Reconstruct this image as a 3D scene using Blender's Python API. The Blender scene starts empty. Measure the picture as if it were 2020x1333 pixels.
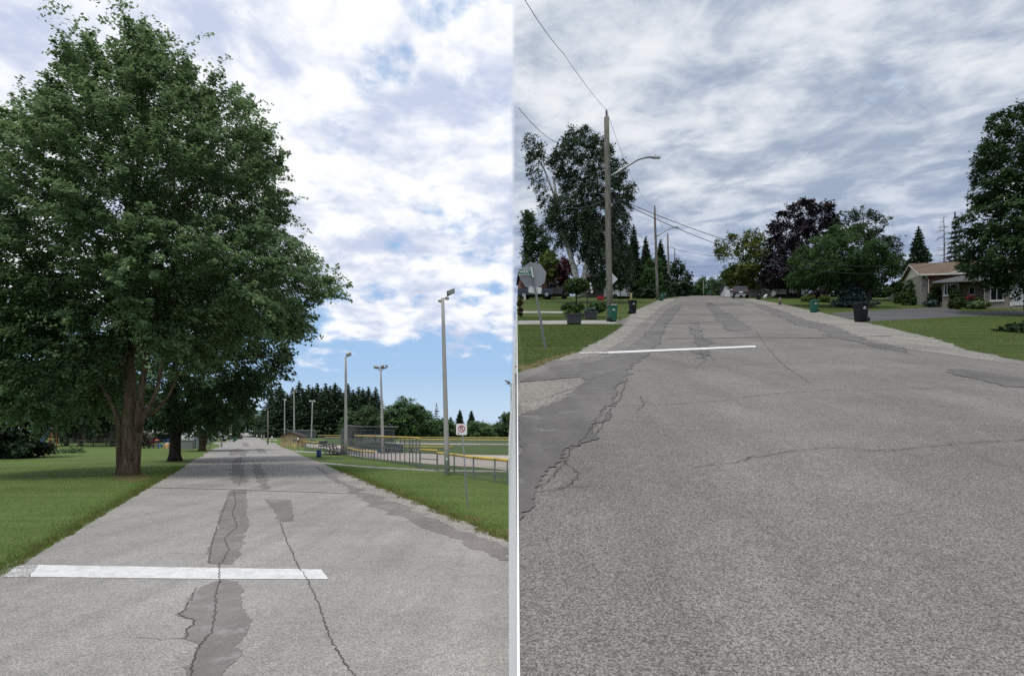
import bpy, math, random
import numpy as np
from mathutils import Vector, Matrix
from mathutils.geometry import tessellate_polygon
R_ = math.radians
random.seed(7)
rng = np.random.default_rng(7)
S = bpy.context.scene
COL = S.collection

# ------------------------------------------------------------------ camera
F, CX, HZ, CH, HR = 1250.0, 1010.0, 850.0, 1.9, 1.6     # focal length in photo pixels, horizon row, eye heights
cam = bpy.data.cameras.new('camera')
cam.sensor_width = 36.0
cam.lens = 36.0 * F / 2020.0
cam.shift_y = (HZ - 666.5) / 2020.0
cam.clip_start, cam.clip_end = 0.05, 6000
camo = bpy.data.objects.new('camera', cam); COL.objects.link(camo)
camo.location = (0, 0, CH); camo.rotation_euler = (R_(90), 0, 0)
S.camera = camo
S.view_settings.view_transform = 'Standard'; S.view_settings.look = 'None'
S.view_settings.exposure = 0.0; S.view_settings.gamma = 1.0
S.view_settings.use_curve_mapping = False
S.cycles.use_denoising = False
S.cycles.max_bounces = 6; S.cycles.transparent_max_bounces = 24

# ------------------------------------------------------------------ sky
SUN_EL, SUN_AZ = 69.0, 205.0
w = bpy.data.worlds.new('World'); S.world = w; w.use_nodes = True
nt = w.node_tree; nt.nodes.clear()
def N(t, **kw):
    n = nt.nodes.new(t)
    for k, v in kw.items(): setattr(n, k, v)
    return n
def lk(a, b): nt.links.new(a, b)
def M(op, a, b=None, c=None, clamp=False):
    n = N('ShaderNodeMath', operation=op); n.use_clamp = clamp
    for i, v in enumerate((a, b, c)):
        if v is None: continue
        if isinstance(v, (int, float)): n.inputs[i].default_value = v
        else: lk(v, n.inputs[i])
    return n.outputs[0]
def MR(v, a, b, c=0.0, d=1.0, kind='SMOOTHSTEP'):
    n = N('ShaderNodeMapRange', interpolation_type=kind)
    lk(v, n.inputs[0])
    for i, x in enumerate((a, b, c, d)):
        if isinstance(x, (int, float)): n.inputs[i + 1].default_value = x
        else: lk(x, n.inputs[i + 1])
    return n.outputs[0]
def MIX(f, a, b):
    n = N('ShaderNodeMix', data_type='RGBA')
    if isinstance(f, (int, float)): n.inputs[0].default_value = f
    else: lk(f, n.inputs[0])
    for i, v in ((6, a), (7, b)):
        if isinstance(v, tuple): n.inputs[i].default_value = (*v, 1)
        else: lk(v, n.inputs[i])
    return n.outputs[2]
tc = N('ShaderNodeTexCoord')
sep = N('ShaderNodeSeparateXYZ'); lk(tc.outputs['Generated'], sep.inputs[0])
X, Y, Z = sep.outputs
z0 = M('MAXIMUM', Z, 0.012)
cmb = N('ShaderNodeCombineXYZ'); lk(X, cmb.inputs[0]); lk(Y, cmb.inputs[1]); lk(z0, cmb.inputs[2])
sky = N('ShaderNodeTexSky', sky_type='NISHITA'); sky.sun_disc = False
sky.sun_elevation = R_(SUN_EL); sky.sun_rotation = R_(SUN_AZ); sky.air_density = 1.0; sky.dust_density = 0.6; sky.ozone_density = 1.5
lk(cmb.outputs[0], sky.inputs[0])
# the western sky is broken bright cloud over blue; to the north-east a thicker, lower deck closes over
mr = MR(X, -0.003, 0.006)
def layer(lift, ofs):
    ze = M('ADD', M('MAXIMUM', M('SUBTRACT', z0, lift), 0.0), ofs)
    cp = N('ShaderNodeCombineXYZ'); lk(M('DIVIDE', X, ze), cp.inputs[0]); lk(M('DIVIDE', Y, ze), cp.inputs[1])
    def noise(scale, detail, rough, dist=0.0, off=(0, 0, 0), sc=(1, 1, 1)):
        mp = N('ShaderNodeMapping'); lk(cp.outputs[0], mp.inputs[0])
        mp.inputs['Location'].default_value = off; mp.inputs['Scale'].default_value = sc
        n = N('ShaderNodeTexNoise'); lk(mp.outputs[0], n.inputs['Vector'])
        n.inputs['Scale'].default_value = scale; n.inputs['Detail'].default_value = detail
        n.inputs['Roughness'].default_value = rough; n.inputs['Distortion'].default_value = dist
        return n.outputs['Fac']
    return noise
blue = MIX(0.66, sky.outputs[0], (3.9, 6.2, 9.8))
blue = MIX(MR(Z, 0.0, 0.10, 0.45, 0.0), blue, (7.2, 8.6, 9.8))
# west
nz = layer(0.0, 0.26)
wb, wm, wf, ws = nz(1.4, 3, 0.5, 0.15, (3.1, 1.7, 0)), nz(4.2, 9, 0.56, 0.3, (0.4, 5.2, 0)), nz(11.0, 7, 0.6, 0.2, (7.4, 2.2, 0)), nz(4.0, 9, 0.56, 0.4, (9.1, 4.4, 0))
dens = M('ADD', M('ADD', M('MULTIPLY', wb, 0.55), M('MULTIPLY', wm, 0.75)), M('MULTIPLY', wf, 0.22))
low = MR(Z, 0.015, 0.26)
thr = MR(low, 0.0, 1.0, 0.93, 0.62)
cov = MR(M('SUBTRACT', dens, thr), -0.04, 0.11)
cov = M('MULTIPLY', cov, MR(Z, 0.03, 0.12, 0.15, 1.0))
shade = MR(M('ADD', M('MULTIPLY', ws, 0.7), M('MULTIPLY', wf, 0.3)), 0.39, 0.60)
west = MIX(cov, blue, MIX(shade, (5.8, 6.5, 8.3), (10.6, 10.7, 10.9)))
# east
nz = layer(0.15, 0.17)
eb, em, ef, eg = nz(1.3, 4, 0.5, 0.15, (2.3, 8.1, 0)), nz(3.6, 9, 0.55, 0.5, (4.1, 7.7, 0)), nz(10.0, 7, 0.62, 0.12, (1.4, 3.2, 0)), nz(0.8, 2, 0.5, 0.0, (6.4, 2.2, 0))
es = M('ADD', M('ADD', M('MULTIPLY', eb, 0.34), M('MULTIPLY', em, 0.42)), M('ADD', M('MULTIPLY', ef, 0.17), M('MULTIPLY', eg, 0.07)))
ec = MIX(MR(es, 0.42, 0.53), (3.6, 4.3, 5.6), (5.8, 6.4, 7.3))
ec = MIX(MR(es, 0.485, 0.59), ec, (8.2, 8.5, 9.0))
ec = MIX(MR(es, 0.57, 0.66), ec, (9.0, 9.15, 9.4))
gap = MR(M('ADD', M('MULTIPLY', eg, 0.45), M('MULTIPLY', ef, 0.55)), 0.57, 0.68)
ec = MIX(M('MULTIPLY', gap, 0.5), ec, (4.6, 6.4, 9.2))
ec = MIX(MR(Z, 0.215, 0.36, 0.85, 0.0), ec, MIX(MR(em, 0.42, 0.60), (2.5, 3.3, 5.1), (4.4, 5.2, 6.9)))
final = MIX(mr, west, ec)
bg = N('ShaderNodeBackground'); lk(final, bg.inputs['Color']); bg.inputs['Strength'].default_value = 0.1
wo = N('ShaderNodeOutputWorld'); lk(bg.outputs[0], wo.inputs[0])

# ------------------------------------------------------------------ sun (filtered by thin cloud)
sun = bpy.data.lights.new('sun', 'SUN'); sun.energy = 1.9; sun.angle = R_(18); sun.color = (1, 0.95, 0.87)
suno = bpy.data.objects.new('sun', sun); COL.objects.link(suno)
sv = Vector((math.sin(R_(SUN_AZ)) * math.cos(R_(SUN_EL)), math.cos(R_(SUN_AZ)) * math.cos(R_(SUN_EL)), math.sin(R_(SUN_EL))))
suno.rotation_euler = sv.to_track_quat('Z', 'Y').to_euler(); suno.location = (0, 0, 60)

# ------------------------------------------------------------------ the lie of the land
def at(px, py, Yd): return Vector(((px - CX) / F * Yd, Yd, CH + (HZ - py) / F * Yd))
def L(px, py, dz=0.0):                     # park side: level ground at z = 0
    Yd = F * CH / max(py - HZ, 0.5); return Vector(((px - CX) / F * Yd, Yd, dz))
def LY(px, Yd, dz=0.0): return Vector(((px - CX) / F * Yd, Yd, dz))
HK = [(0, 580), (32, 580), (42, 577.5), (50, 573.5), (60, 569.5), (78, 564.8), (90, 565.4), (105, 566.2), (125, 567.2)]
def hinf(Yd):
    if Yd <= 32: return 580.0
    for (a, b), (c, d) in zip(HK, HK[1:]):
        if Yd <= c: return b + (d - b) * (Yd - a) / (c - a)
    return 567.2
YC = 125.0
ZOFF = CH - HR
def zR(Yd):                                # street side: a hill that climbs away from the camera
    Yd2 = min(Yd, YC); return ZOFF + (HZ - hinf(Yd2)) / F * Yd2
def yg(Yd): return hinf(Yd) + F * HR / Yd
def solveR(py):
    a, b = 0.8, YC
    if py <= yg(b): return b
    for _ in range(50):
        m = (a + b) / 2
        if yg(m) > py: a = m
        else: b = m
    return (a + b) / 2
def Rp(px, py, dz=0.0):
    Yd = solveR(py); return Vector(((px - CX) / F * Yd, Yd, zR(Yd) + dz))
def RY(px, Yd, dz=0.0): return Vector(((px - CX) / F * Yd, Yd, zR(Yd) + dz))
def slope(Yd): return (zR(Yd + 1.0) - zR(Yd - 1.0)) / 2.0

# ------------------------------------------------------------------ materials
MATS = {}
class NT:
    def __init__(s, name):
        s.m = bpy.data.materials.new(name); s.m.use_nodes = True; s.t = s.m.node_tree; s.t.nodes.clear()
        s.out = s.n('ShaderNodeOutputMaterial'); s.tc = s.n('ShaderNodeTexCoord')
    def n(s, t, **kw):
        n = s.t.nodes.new(t)
        for k, v in kw.items(): setattr(n, k, v)
        return n
    def lk(s, a, b): s.t.links.new(a, b)
    def set(s, sock, v):
        if isinstance(v, tuple): sock.default_value = (*v, 1) if len(v) == 3 and sock.type == 'RGBA' else v
        elif isinstance(v, (int, float)): sock.default_value = v
        else: s.lk(v, sock)
    def map(s, sc=(1, 1, 1), rot=(0, 0, 0), src='Object'):
        n = s.n('ShaderNodeMapping'); s.lk(s.tc.outputs[src], n.inputs[0])
        n.inputs['Scale'].default_value = sc; n.inputs['Rotation'].default_value = rot; return n.outputs[0]
    def noise(s, vec, scale, detail=4, rough=0.55, dist=0.0):
        n = s.n('ShaderNodeTexNoise'); s.lk(vec, n.inputs['Vector'])
        n.inputs['Scale'].default_value = scale; n.inputs['Detail'].default_value = detail
        n.inputs['Roughness'].default_value = rough; n.inputs['Distortion'].default_value = dist; return n.outputs['Fac']
    def voro(s, vec, scale, feature='F1', out='Color'):
        n = s.n('ShaderNodeTexVoronoi', feature=feature); s.lk(vec, n.inputs['Vector']); n.inputs['Scale'].default_value = scale
        return n.outputs[out]
    def mr(s, v, a, b, c=0.0, d=1.0):
        n = s.n('ShaderNodeMapRange'); s.lk(v, n.inputs[0])
        for i, x in enumerate((a, b, c, d)): n.inputs[i + 1].default_value = x
        return n.outputs[0]
    def mix(s, f, a, b, mode='MIX'):
        n = s.n('ShaderNodeMix', data_type='RGBA', blend_type=mode); s.set(n.inputs[0], f); s.set(n.inputs[6], a); s.set(n.inputs[7], b); return n.outputs[2]
    def math(s, op, a, b=0.0):
        n = s.n('ShaderNodeMath', operation=op); s.set(n.inputs[0], a); s.set(n.inputs[1], b); return n.outputs[0]
    def bump(s, h, strength=0.3, dist=0.01):
        n = s.n('ShaderNodeBump'); s.lk(h, n.inputs['Height']); n.inputs['Strength'].default_value = strength; n.inputs['Distance'].default_value = dist; return n.outputs[0]
    def bsdf(s, col, rough=0.8, metal=0.0, spec=0.3, normal=None, link=True):
        p = s.n('ShaderNodeBsdfPrincipled'); s.set(p.inputs['Base Color'], col); s.set(p.inputs['Roughness'], rough)
        p.inputs['Metallic'].default_value = metal; p.inputs['Specular IOR Level'].default_value = spec
        if normal is not None: s.lk(normal, p.inputs['Normal'])
        if link: s.lk(p.outputs[0], s.out.inputs[0])
        return p
def plain(name, col, rough=0.6, metal=0.0, spec=0.4, var=0.15, scale=3.0, bump=0.0, bscale=40.0, stretch=(1, 1, 1)):
    if name in MATS: return MATS[name]
    k = NT(name); v = k.map(stretch); f = k.noise(v, scale, 6)
    c = k.mix(f, tuple(x * (1 - var) for x in col), tuple(min(1, x * (1 + var)) for x in col))
    nm = k.bump(k.noise(v, bscale, 3), bump, 0.01) if bump else None
    k.bsdf(c, rough, metal, spec, nm); MATS[name] = k.m; return k.m
LEAF_GAIN = 1.9
def leafmat(name, dark, mid, lite, trans=0.3, scale=0.5, gain=1.0):
    dark, mid, lite = (tuple(x * gain * LEAF_GAIN for x in q) for q in (dark, mid, lite))
    k = NT(name); g = k.n('ShaderNodeNewGeometry')
    r = k.n('ShaderNodeValToRGB'); k.lk(g.outputs['Random Per Island'], r.inputs[0])
    e = r.color_ramp.elements; e[0].position = 0.0; e[0].color = (*dark, 1); e[1].position = 1.0; e[1].color = (*lite, 1)
    m = e.new(0.55); m.color = (*mid, 1)
    big = k.noise(k.map(), scale, 3)
    c = k.mix(k.mr(big, 0.3, 0.7, 0.0, 1.0), k.mix(0.5, r.outputs[0], dark), r.outputs[0])
    p = k.bsdf(c, 0.65, 0, 0.16, link=False)
    t = k.n('ShaderNodeBsdfTranslucent'); k.lk(k.mix(0.4, c, lite), t.inputs[0])
    ms = k.n('ShaderNodeMixShader'); ms.inputs[0].default_value = trans
    k.lk(p.outputs[0], ms.inputs[1]); k.lk(t.outputs[0], ms.inputs[2]); k.lk(ms.outputs[0], k.out.inputs[0]); return k.m
def asphalt(name, base, warm, contrast, cell=95.0, patchy=0.12, under=None):
    k = NT(name); v = k.map()
    c1 = k.n('ShaderNodeSeparateColor'); k.lk(k.voro(v, cell), c1.inputs[0])
    c2 = k.n('ShaderNodeSeparateColor'); k.lk(k.voro(v, cell * 2.3), c2.inputs[0])
    sp = k.math('ADD', k.math('MULTIPLY', c1.outputs[0], 0.55), k.math('MULTIPLY', c2.outputs[0], 0.45))
    sp = k.math('POWER', sp, 1.5)
    val = k.mr(sp, 0.05, 0.8, 1 - contrast, 1 + contrast * 1.25)
    big = k.mr(k.noise(v, 0.35, 5, 0.6), 0.3, 0.7, 1 - patchy, 1 + patchy)
    streak = k.mr(k.noise(k.map((1.6, 0.06, 1)), 1.0, 4), 0.3, 0.7, 1 - patchy * 0.7, 1 + patchy * 0.7)
    mid = k.mr(k.noise(v, 5, 7, 0.7), 0.3, 0.7, 0.90, 1.10)
    f = k.math('MULTIPLY', k.math('MULTIPLY', val, big), k.math('MULTIPLY', streak, mid))
    tint = k.mix(c1.outputs[1], base, warm)
    vm = k.n('ShaderNodeVectorMath', operation='SCALE'); k.lk(tint, vm.inputs[0]); k.lk(f, vm.inputs['Scale'])
    if under:
        wn = k.noise(v, 2.4, 9, 0.68); ug = k.math('MULTIPLY', k.mr(c2.outputs[1], 0, 1, .6, 1.4), 1.0)
        um = k.n('ShaderNodeVectorMath', operation='SCALE'); k.set(um.inputs[0], under); k.lk(ug, um.inputs['Scale'])
        col_out = k.mix(k.mr(wn, 0.56, 0.64, 0.0, 0.8), vm.outputs[0], um.outputs[0])
    else: col_out = vm.outputs[0]
    h = k.voro(v, cell, out='Distance')
    k.bsdf(col_out, 0.85, 0, 0.25, k.bump(h, 0.35, 0.006)); return k.m
def grassmat(name, dark, mid, lite, straw=(0.23, 0.20, 0.09), strawamt=0.2, stripes=0.0):
    k = NT(name); v = k.map()
    a = k.noise(v, 55, 5, 0.7); b = k.noise(v, 1.1, 5, 0.6); c = k.noise(k.map((1, 0.22, 1)), 0.22, 4); d = k.noise(v, 7, 5, 0.65)
    col = k.mix(k.mr(a, 0.3, 0.72), dark, lite)
    col = k.mix(k.mr(d, 0.35, 0.7, 0, 0.65), col, mid)
    col = k.mix(k.mr(b, 0.45, 0.75, 0.0, 0.5), col, lite)
    col = k.mix(k.mr(c, 0.42, 0.62, 0.0, 0.45), col, dark)
    if stripes:
        s = k.noise(k.map((0.05, 0.55, 1), (0, 0, 0.12)), 1.6, 3)
        col = k.mix(k.mr(s, 0.45, 0.6, 0.0, stripes), col, lite)
    col = k.mix(k.mr(k.noise(v, 2.6, 6, 0.7), 0.58, 0.8, 0.0, strawamt * 4), col, straw)
    k.bsdf(col, 0.9, 0, 0.12, k.bump(a, 0.8, 0.03)); return k.m
def barkmat(name, a, b, scale=9.0, moss=None):
    k = NT(name); v = k.map((1, 1, 0.16)); n = k.noise(v, scale, 7, 0.62, 0.4); n2 = k.noise(k.map(), 1.3, 4)
    c = k.mix(k.mr(n, 0.35, 0.66), a, b)
    if moss: c = k.mix(k.mr(n2, 0.5, 0.7, 0, 0.6), c, moss)
    k.bsdf(c, 0.92, 0, 0.15, k.bump(n, 1.0, 0.05)); return k.m
def chainmat(name, col, wire=0.115, pitch=0.06):
    k = NT(name); sp_ = k.n('ShaderNodeSeparateXYZ'); k.lk(k.tc.outputs['UV'], sp_.inputs[0])
    fac = None
    for s in (1, -1):
        u = k.math('ADD', sp_.outputs[0], k.math('MULTIPLY', sp_.outputs[1], float(s)))
        fr = k.math('FRACT', k.math('MULTIPLY', u, 1.0 / (pitch * 1.414)))
        g = k.math('LESS_THAN', fr, wire * 1.25)
        fac = g if fac is None else k.math('MAXIMUM', fac, g)
    t = k.n('ShaderNodeBsdfTransparent'); p = k.bsdf(col, 0.5, 0.3, 0.4, link=False); ms = k.n('ShaderNodeMixShader')
    k.lk(fac, ms.inputs[0]); k.lk(t.outputs[0], ms.inputs[1]); k.lk(p.outputs[0], ms.inputs[2]); k.lk(ms.outputs[0], k.out.inputs[0]); return k.m
def brickmat(name, c1, c2, mortar, bw=0.22, bh=0.075, ms=0.012, axis='XZ'):
    k = NT(name); sx = k.n('ShaderNodeSeparateXYZ'); k.lk(k.tc.outputs['Object'], sx.inputs[0]); cm = k.n('ShaderNodeCombineXYZ')
    k.lk(sx.outputs['XYZ'.index(axis[0])], cm.inputs[0]); k.lk(sx.outputs['XYZ'.index(axis[1])], cm.inputs[1])
    b = k.n('ShaderNodeTexBrick'); k.lk(cm.outputs[0], b.inputs['Vector']); b.inputs['Scale'].default_value = 1.0
    b.inputs['Brick Width'].default_value = bw; b.inputs['Row Height'].default_value = bh; b.inputs['Mortar Size'].default_value = ms
    k.set(b.inputs['Color1'], c1); k.set(b.inputs['Color2'], c2); k.set(b.inputs['Mortar'], mortar)
    c = k.mix(k.mr(k.noise(k.map(), 1.5, 4), 0.3, 0.7, 0, 0.3), b.outputs['Color'], tuple(x * 0.7 for x in c1))
    k.bsdf(c, 0.9, 0, 0.15, k.bump(b.outputs['Fac'], 0.3, -0.01)); return k.m

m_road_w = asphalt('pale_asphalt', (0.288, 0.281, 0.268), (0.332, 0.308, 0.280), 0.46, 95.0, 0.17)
m_road_e = asphalt('dimmed_grey_asphalt', (0.172, 0.167, 0.155), (0.200, 0.184, 0.165), 0.62, 118.0, 0.16)  # street side's lower exposure is put into this darker colour
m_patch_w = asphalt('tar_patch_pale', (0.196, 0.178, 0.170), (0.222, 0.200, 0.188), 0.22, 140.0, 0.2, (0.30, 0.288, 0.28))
m_patch_e = asphalt('tar_patch_grey', (0.137, 0.129, 0.125), (0.155, 0.143, 0.135), 0.22, 140.0, 0.22, (0.19, 0.182, 0.172))  # darkened along with the street asphalt, exposure put into the colour
m_crack = plain('crack', (0.075, 0.068, 0.062), 0.95, var=0.35)
m_seal = plain('seam_sealant', (0.11, 0.105, 0.10), 0.8, var=0.25)
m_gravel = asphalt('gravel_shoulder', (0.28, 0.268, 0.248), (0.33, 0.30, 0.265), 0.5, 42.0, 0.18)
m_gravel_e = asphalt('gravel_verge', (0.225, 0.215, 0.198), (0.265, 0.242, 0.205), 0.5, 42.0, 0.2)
m_drive = asphalt('driveway_asphalt', (0.085, 0.085, 0.088), (0.10, 0.098, 0.098), 0.3, 110.0, 0.2)
m_walk = asphalt('pale_path', (0.30, 0.29, 0.27), (0.34, 0.32, 0.29), 0.2, 60.0, 0.15)
m_infield = asphalt('infield_clay', (0.42, 0.375, 0.345), (0.46, 0.40, 0.36), 0.12, 30.0, 0.1)
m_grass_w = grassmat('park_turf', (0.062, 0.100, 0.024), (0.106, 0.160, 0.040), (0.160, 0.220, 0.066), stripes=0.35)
m_grass_e = grassmat('street_turf', (0.034, 0.058, 0.012), (0.060, 0.090, 0.019), (0.092, 0.122, 0.030), stripes=0.5)  # turf darkened so its colour carries the street side's dimmer exposure
m_outfield = grassmat('outfield_turf', (0.05, 0.082, 0.028), (0.08, 0.115, 0.042), (0.10, 0.14, 0.055))
m_dirt = grassmat('worn_verge', (0.16, 0.125, 0.06), (0.20, 0.165, 0.08), (0.10, 0.12, 0.035))
def paintmat(name, wear):
    k = NT(name); v = k.map(); n = k.noise(v, 38, 6, 0.75); n2 = k.noise(v, 2.2, 3); sx = k.n('ShaderNodeSeparateXYZ')
    f = k.mr(k.math('ADD', n, k.math('MULTIPLY', n2, 0.4)), wear - 0.04, wear + 0.05)
    k.bsdf(k.mix(f, k.mix(k.mr(k.noise(v, 6, 7, .7), .42, .7), (0.76, 0.76, 0.74), (0.56, 0.55, 0.53)), (0.27, 0.26, 0.25)), 0.7, 0, 0.3, k.bump(k.voro(v, 95, out='Distance'), 0.3, 0.005)); return k.m
m_paint = paintmat('road_paint', 0.815); m_paint_worn = paintmat('worn_road_paint', 0.68)

# ------------------------------------------------------------------ mesh helpers
def link(name, me, mats, parent=None, loc=None):
    o = bpy.data.objects.new(name, me); COL.objects.link(o)
    for m in (mats if isinstance(mats, (list, tuple)) else [mats]): me.materials.append(m)
    if parent is not None: o.parent = parent
    if loc is not None: o.location = loc
    return o
SH = {}
def thing(name, label, cat, loc=(0, 0, 0), rz=0.0, group=None, shear=0.0):
    o = bpy.data.objects.new(name, None); COL.objects.link(o); o.empty_display_size = 0.2
    o.location = loc; o.rotation_euler = (0, 0, rz); o['label'] = label; o['category'] = cat
    if group: o['group'] = group
    SH[o.name] = (shear, rz); return o
def tag(o, label=None, cat=None, group=None, kind=None):
    for k, v in (('label', label), ('category', cat), ('group', group), ('kind', kind)):
        if v: o[k] = v
    return o
class MB:
    def __init__(s): s.v = []; s.f = []; s.mi = []; s.cur = 0; s.uv = None
    def face(s, pts, mi=None):
        b = len(s.v); s.v += [tuple(p) for p in pts]; s.f.append(tuple(range(b, b + len(pts)))); s.mi.append(s.cur if mi is None else mi); return s
    def grid(s, rings, closed=True, caps=True):
        b = len(s.v); n = len(rings[0])
        for r in rings: s.v += [tuple(p) for p in r]
        for i in range(len(rings) - 1):
            for j in range(n if closed else n - 1):
                k = (j + 1) % n; s.f.append((b + i * n + j, b + i * n + k, b + (i + 1) * n + k, b + (i + 1) * n + j)); s.mi.append(s.cur)
        if caps and closed:
            s.f.append(tuple(b + j for j in reversed(range(n)))); s.mi.append(s.cur)
            s.f.append(tuple(b + (len(rings) - 1) * n + j for j in range(n))); s.mi.append(s.cur)
        return s
    def box(s, c, d, M4=None, taper=1.0, bev=0.0):
        x, y, z = d[0] / 2, d[1] / 2, d[2] / 2; c = Vector(c)
        def ring(zz, k, ins=0.0):
            a, b = x * k - ins, y * k - ins
            if bev > 0:
                e = min(bev, a * 0.9, b * 0.9)
                return [(-a + e, -b, zz), (a - e, -b, zz), (a, -b + e, zz), (a, b - e, zz), (a - e, b, zz), (-a + e, b, zz), (-a, b - e, zz), (-a, -b + e, zz)]
            return [(-a, -b, zz), (a, -b, zz), (a, b, zz), (-a, b, zz)]
        if bev > 0: rs = [ring(-z, 1, bev * 0.6), ring(-z + bev * 0.6, 1), ring(z - bev * 0.6, taper), ring(z, taper, bev * 0.6)]
        else: rs = [ring(-z, 1), ring(z, taper)]
        def tr(p):
            p = Vector(p)
            if M4 is not None: p = M4 @ p
            return p + c
        return s.grid([[tr(p) for p in r] for r in rs])
    def prism(s, poly, axis, a, b):       # poly in the two other axes, extruded from a to b
        def P(u, v, t): return {'x': (t, u, v), 'y': (u, t, v), 'z': (u, v, t)}[axis]
        return s.grid([[P(u, v, a) for u, v in poly], [P(u, v, b) for u, v in poly]])
    def tube(s, pts, rad, n=8, caps=True):
        pts = [Vector(p) for p in pts]; rad = rad if isinstance(rad, (list, tuple)) else [rad] * len(pts)
        rings = []; up = None
        for i, p in enumerate(pts):
            t = (pts[min(i + 1, len(pts) - 1)] - pts[max(i - 1, 0)]).normalized()
            if up is None: up = t.orthogonal().normalized()
            else: up = (up - t * up.dot(t)).normalized()
            q = t.cross(up)
            rings.append([p + (up * math.cos(6.28318 * j / n) + q * math.sin(6.28318 * j / n)) * rad[i] for j in range(n)])
        return s.grid(rings, True, caps)
    def lathe(s, prof, c=(0, 0, 0), n=16, M4=None):
        def tr(p):
            p = Vector(p)
            if M4 is not None: p = M4 @ p
            return p + Vector(c)
        return s.grid([[tr((r * math.cos(6.28318 * j / n), r * math.sin(6.28318 * j / n), z)) for j in range(n)] for r, z in prof])
    def build(s, name, mats, parent=None, smooth=False, label=None):
        v = s.v
        if parent is not None:
            root = parent if parent.name in SH else parent.parent
            k, rz = SH.get(root.name, (0, 0)) if root else (0, 0)
            if k: v = [(x, y, z + k * (math.sin(rz) * x + math.cos(rz) * y)) for x, y, z in v]
        me = bpy.data.meshes.new(name); me.from_pydata([tuple(p) for p in v], [], s.f)
        mats = mats if isinstance(mats, (list, tuple)) else [mats]
        me.polygons.foreach_set('material_index', s.mi)
        if smooth: me.polygons.foreach_set('use_smooth', [True] * len(s.f))
        me.update()
        o = link(name, me, mats, parent)
        if label: o['label'] = label
        return o
def Rm(ax, deg): return Matrix.Rotation(R_(deg), 3, ax)
def quads_obj(name, V, mat, parent=None):
    V = np.ascontiguousarray(V, dtype=np.float32); n = V.shape[0]; k = V.shape[1]
    me = bpy.data.meshes.new(name); me.vertices.add(n * k); me.vertices.foreach_set('co', V.reshape(-1))
    me.loops.add(n * k); me.loops.foreach_set('vertex_index', np.arange(n * k, dtype=np.int32))
    me.polygons.add(n); me.polygons.foreach_set('loop_start', np.arange(0, n * k, k, dtype=np.int32))
    try: me.polygons.foreach_set('loop_total', np.full(n, k, dtype=np.int32))
    except Exception: pass
    me.update(calc_edges=True); me.validate()
    return link(name, me, mat, parent)

# ------------------------------------------------------------------ ground
def densify(poly, step, amp, closed=True, seed=0):
    r = random.Random(seed); out = []
    n = len(poly)
    for i in range(n if closed else n - 1):
        a, b = Vector(poly[i]), Vector(poly[(i + 1) % n]); d = (b - a).length; m = max(1, int(d / step))
        q = Vector((-(b - a).y, (b - a).x)).normalized() if d > 1e-6 else Vector((0, 0))
        for j in range(m):
            p = a.lerp(b, j / m)
            if j or True: p = p + q * r.gauss(0, amp)
            out.append(p)
    if not closed: out.append(Vector(poly[-1]))
    return out
class Sheet(MB):
    def poly(s, pts2, zf, dz, mi):          # pts2: plan-view outline, draped on the land
        tri = tessellate_polygon([[Vector((p[0], p[1], 0)) for p in pts2]])
        T = [[Vector((pts2[i][0], pts2[i][1])) for i in t] for t in tri]
        if zf is not Z0:
            out = []
            while T:
                t = T.pop(); ys = [p.y for p in t]
                if max(ys) > 32 and max(ys) - min(ys) > 5:
                    e = max(range(3), key=lambda i: abs(t[i].y - t[(i + 1) % 3].y)); a, b, c = t[e], t[(e + 1) % 3], t[(e + 2) % 3]; m = (a + b) / 2
                    T += [[a, m, c], [m, b, c]]
                else: out.append(t)
            T = out
        for t in T:
            a, b, c = t
            if (b - a).x * (c - a).y - (b - a).y * (c - a).x < 0: t = [a, c, b]
            s.face([(p.x, p.y, zf(p.y) + dz) for p in t], mi)
    def ribbon(s, pts2, width, zf, dz, mi, seed=0):
        r = random.Random(seed); n = len(pts2); Lft, Rgt = [], []
        for i, p in enumerate(pts2):
            t = (pts2[min(i + 1, n - 1)] - pts2[max(i - 1, 0)]); t = t.normalized() if t.length > 1e-6 else Vector((0, 1))
            q = Vector((-t.y, t.x)); w_ = width * r.uniform(0.45, 1.3) * (0.35 if i in (0, n - 1) else 1)
            Lft.append(p + q * w_ / 2); Rgt.append(p - q * w_ / 2)
        for i in range(n - 1):
            s.face([(p.x, p.y, zf(p.y) + dz) for p in (Rgt[i], Rgt[i + 1], Lft[i + 1], Lft[i])], mi)
def Z0(y): return 0.0
def pw(pts): return [Vector((L(*p).x, L(*p).y)) for p in pts]
def pe(pts): return [Vector((Rp(*p).x, Rp(*p).y)) for p in pts]
def jag(pts, step, amp, seed, closed=False): return densify(pts, step, amp, closed, seed)

g = MB(); g.face([(-900, -60, 0), (900, -60, 0), (900, 4000, 0), (-900, 4000, 0)])
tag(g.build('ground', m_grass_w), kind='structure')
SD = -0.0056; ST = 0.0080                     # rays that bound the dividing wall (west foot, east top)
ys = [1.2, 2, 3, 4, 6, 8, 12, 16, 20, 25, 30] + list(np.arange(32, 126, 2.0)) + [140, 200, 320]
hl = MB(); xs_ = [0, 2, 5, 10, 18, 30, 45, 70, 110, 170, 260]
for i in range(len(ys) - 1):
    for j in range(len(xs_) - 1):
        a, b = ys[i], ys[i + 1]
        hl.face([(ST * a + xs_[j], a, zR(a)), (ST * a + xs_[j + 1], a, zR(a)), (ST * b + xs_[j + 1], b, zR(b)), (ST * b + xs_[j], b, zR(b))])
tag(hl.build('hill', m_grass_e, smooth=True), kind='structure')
wl = MB(); ringsW = []
for a in [1.2] + ys[2:]:
    z = zR(a); ringsW.append([(SD * a, a, -0.1), (ST * a, a, z + 0.012), (ST * a + 0.012, a, z + 0.012), (ST * a + 0.012, a, -0.1)])
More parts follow.
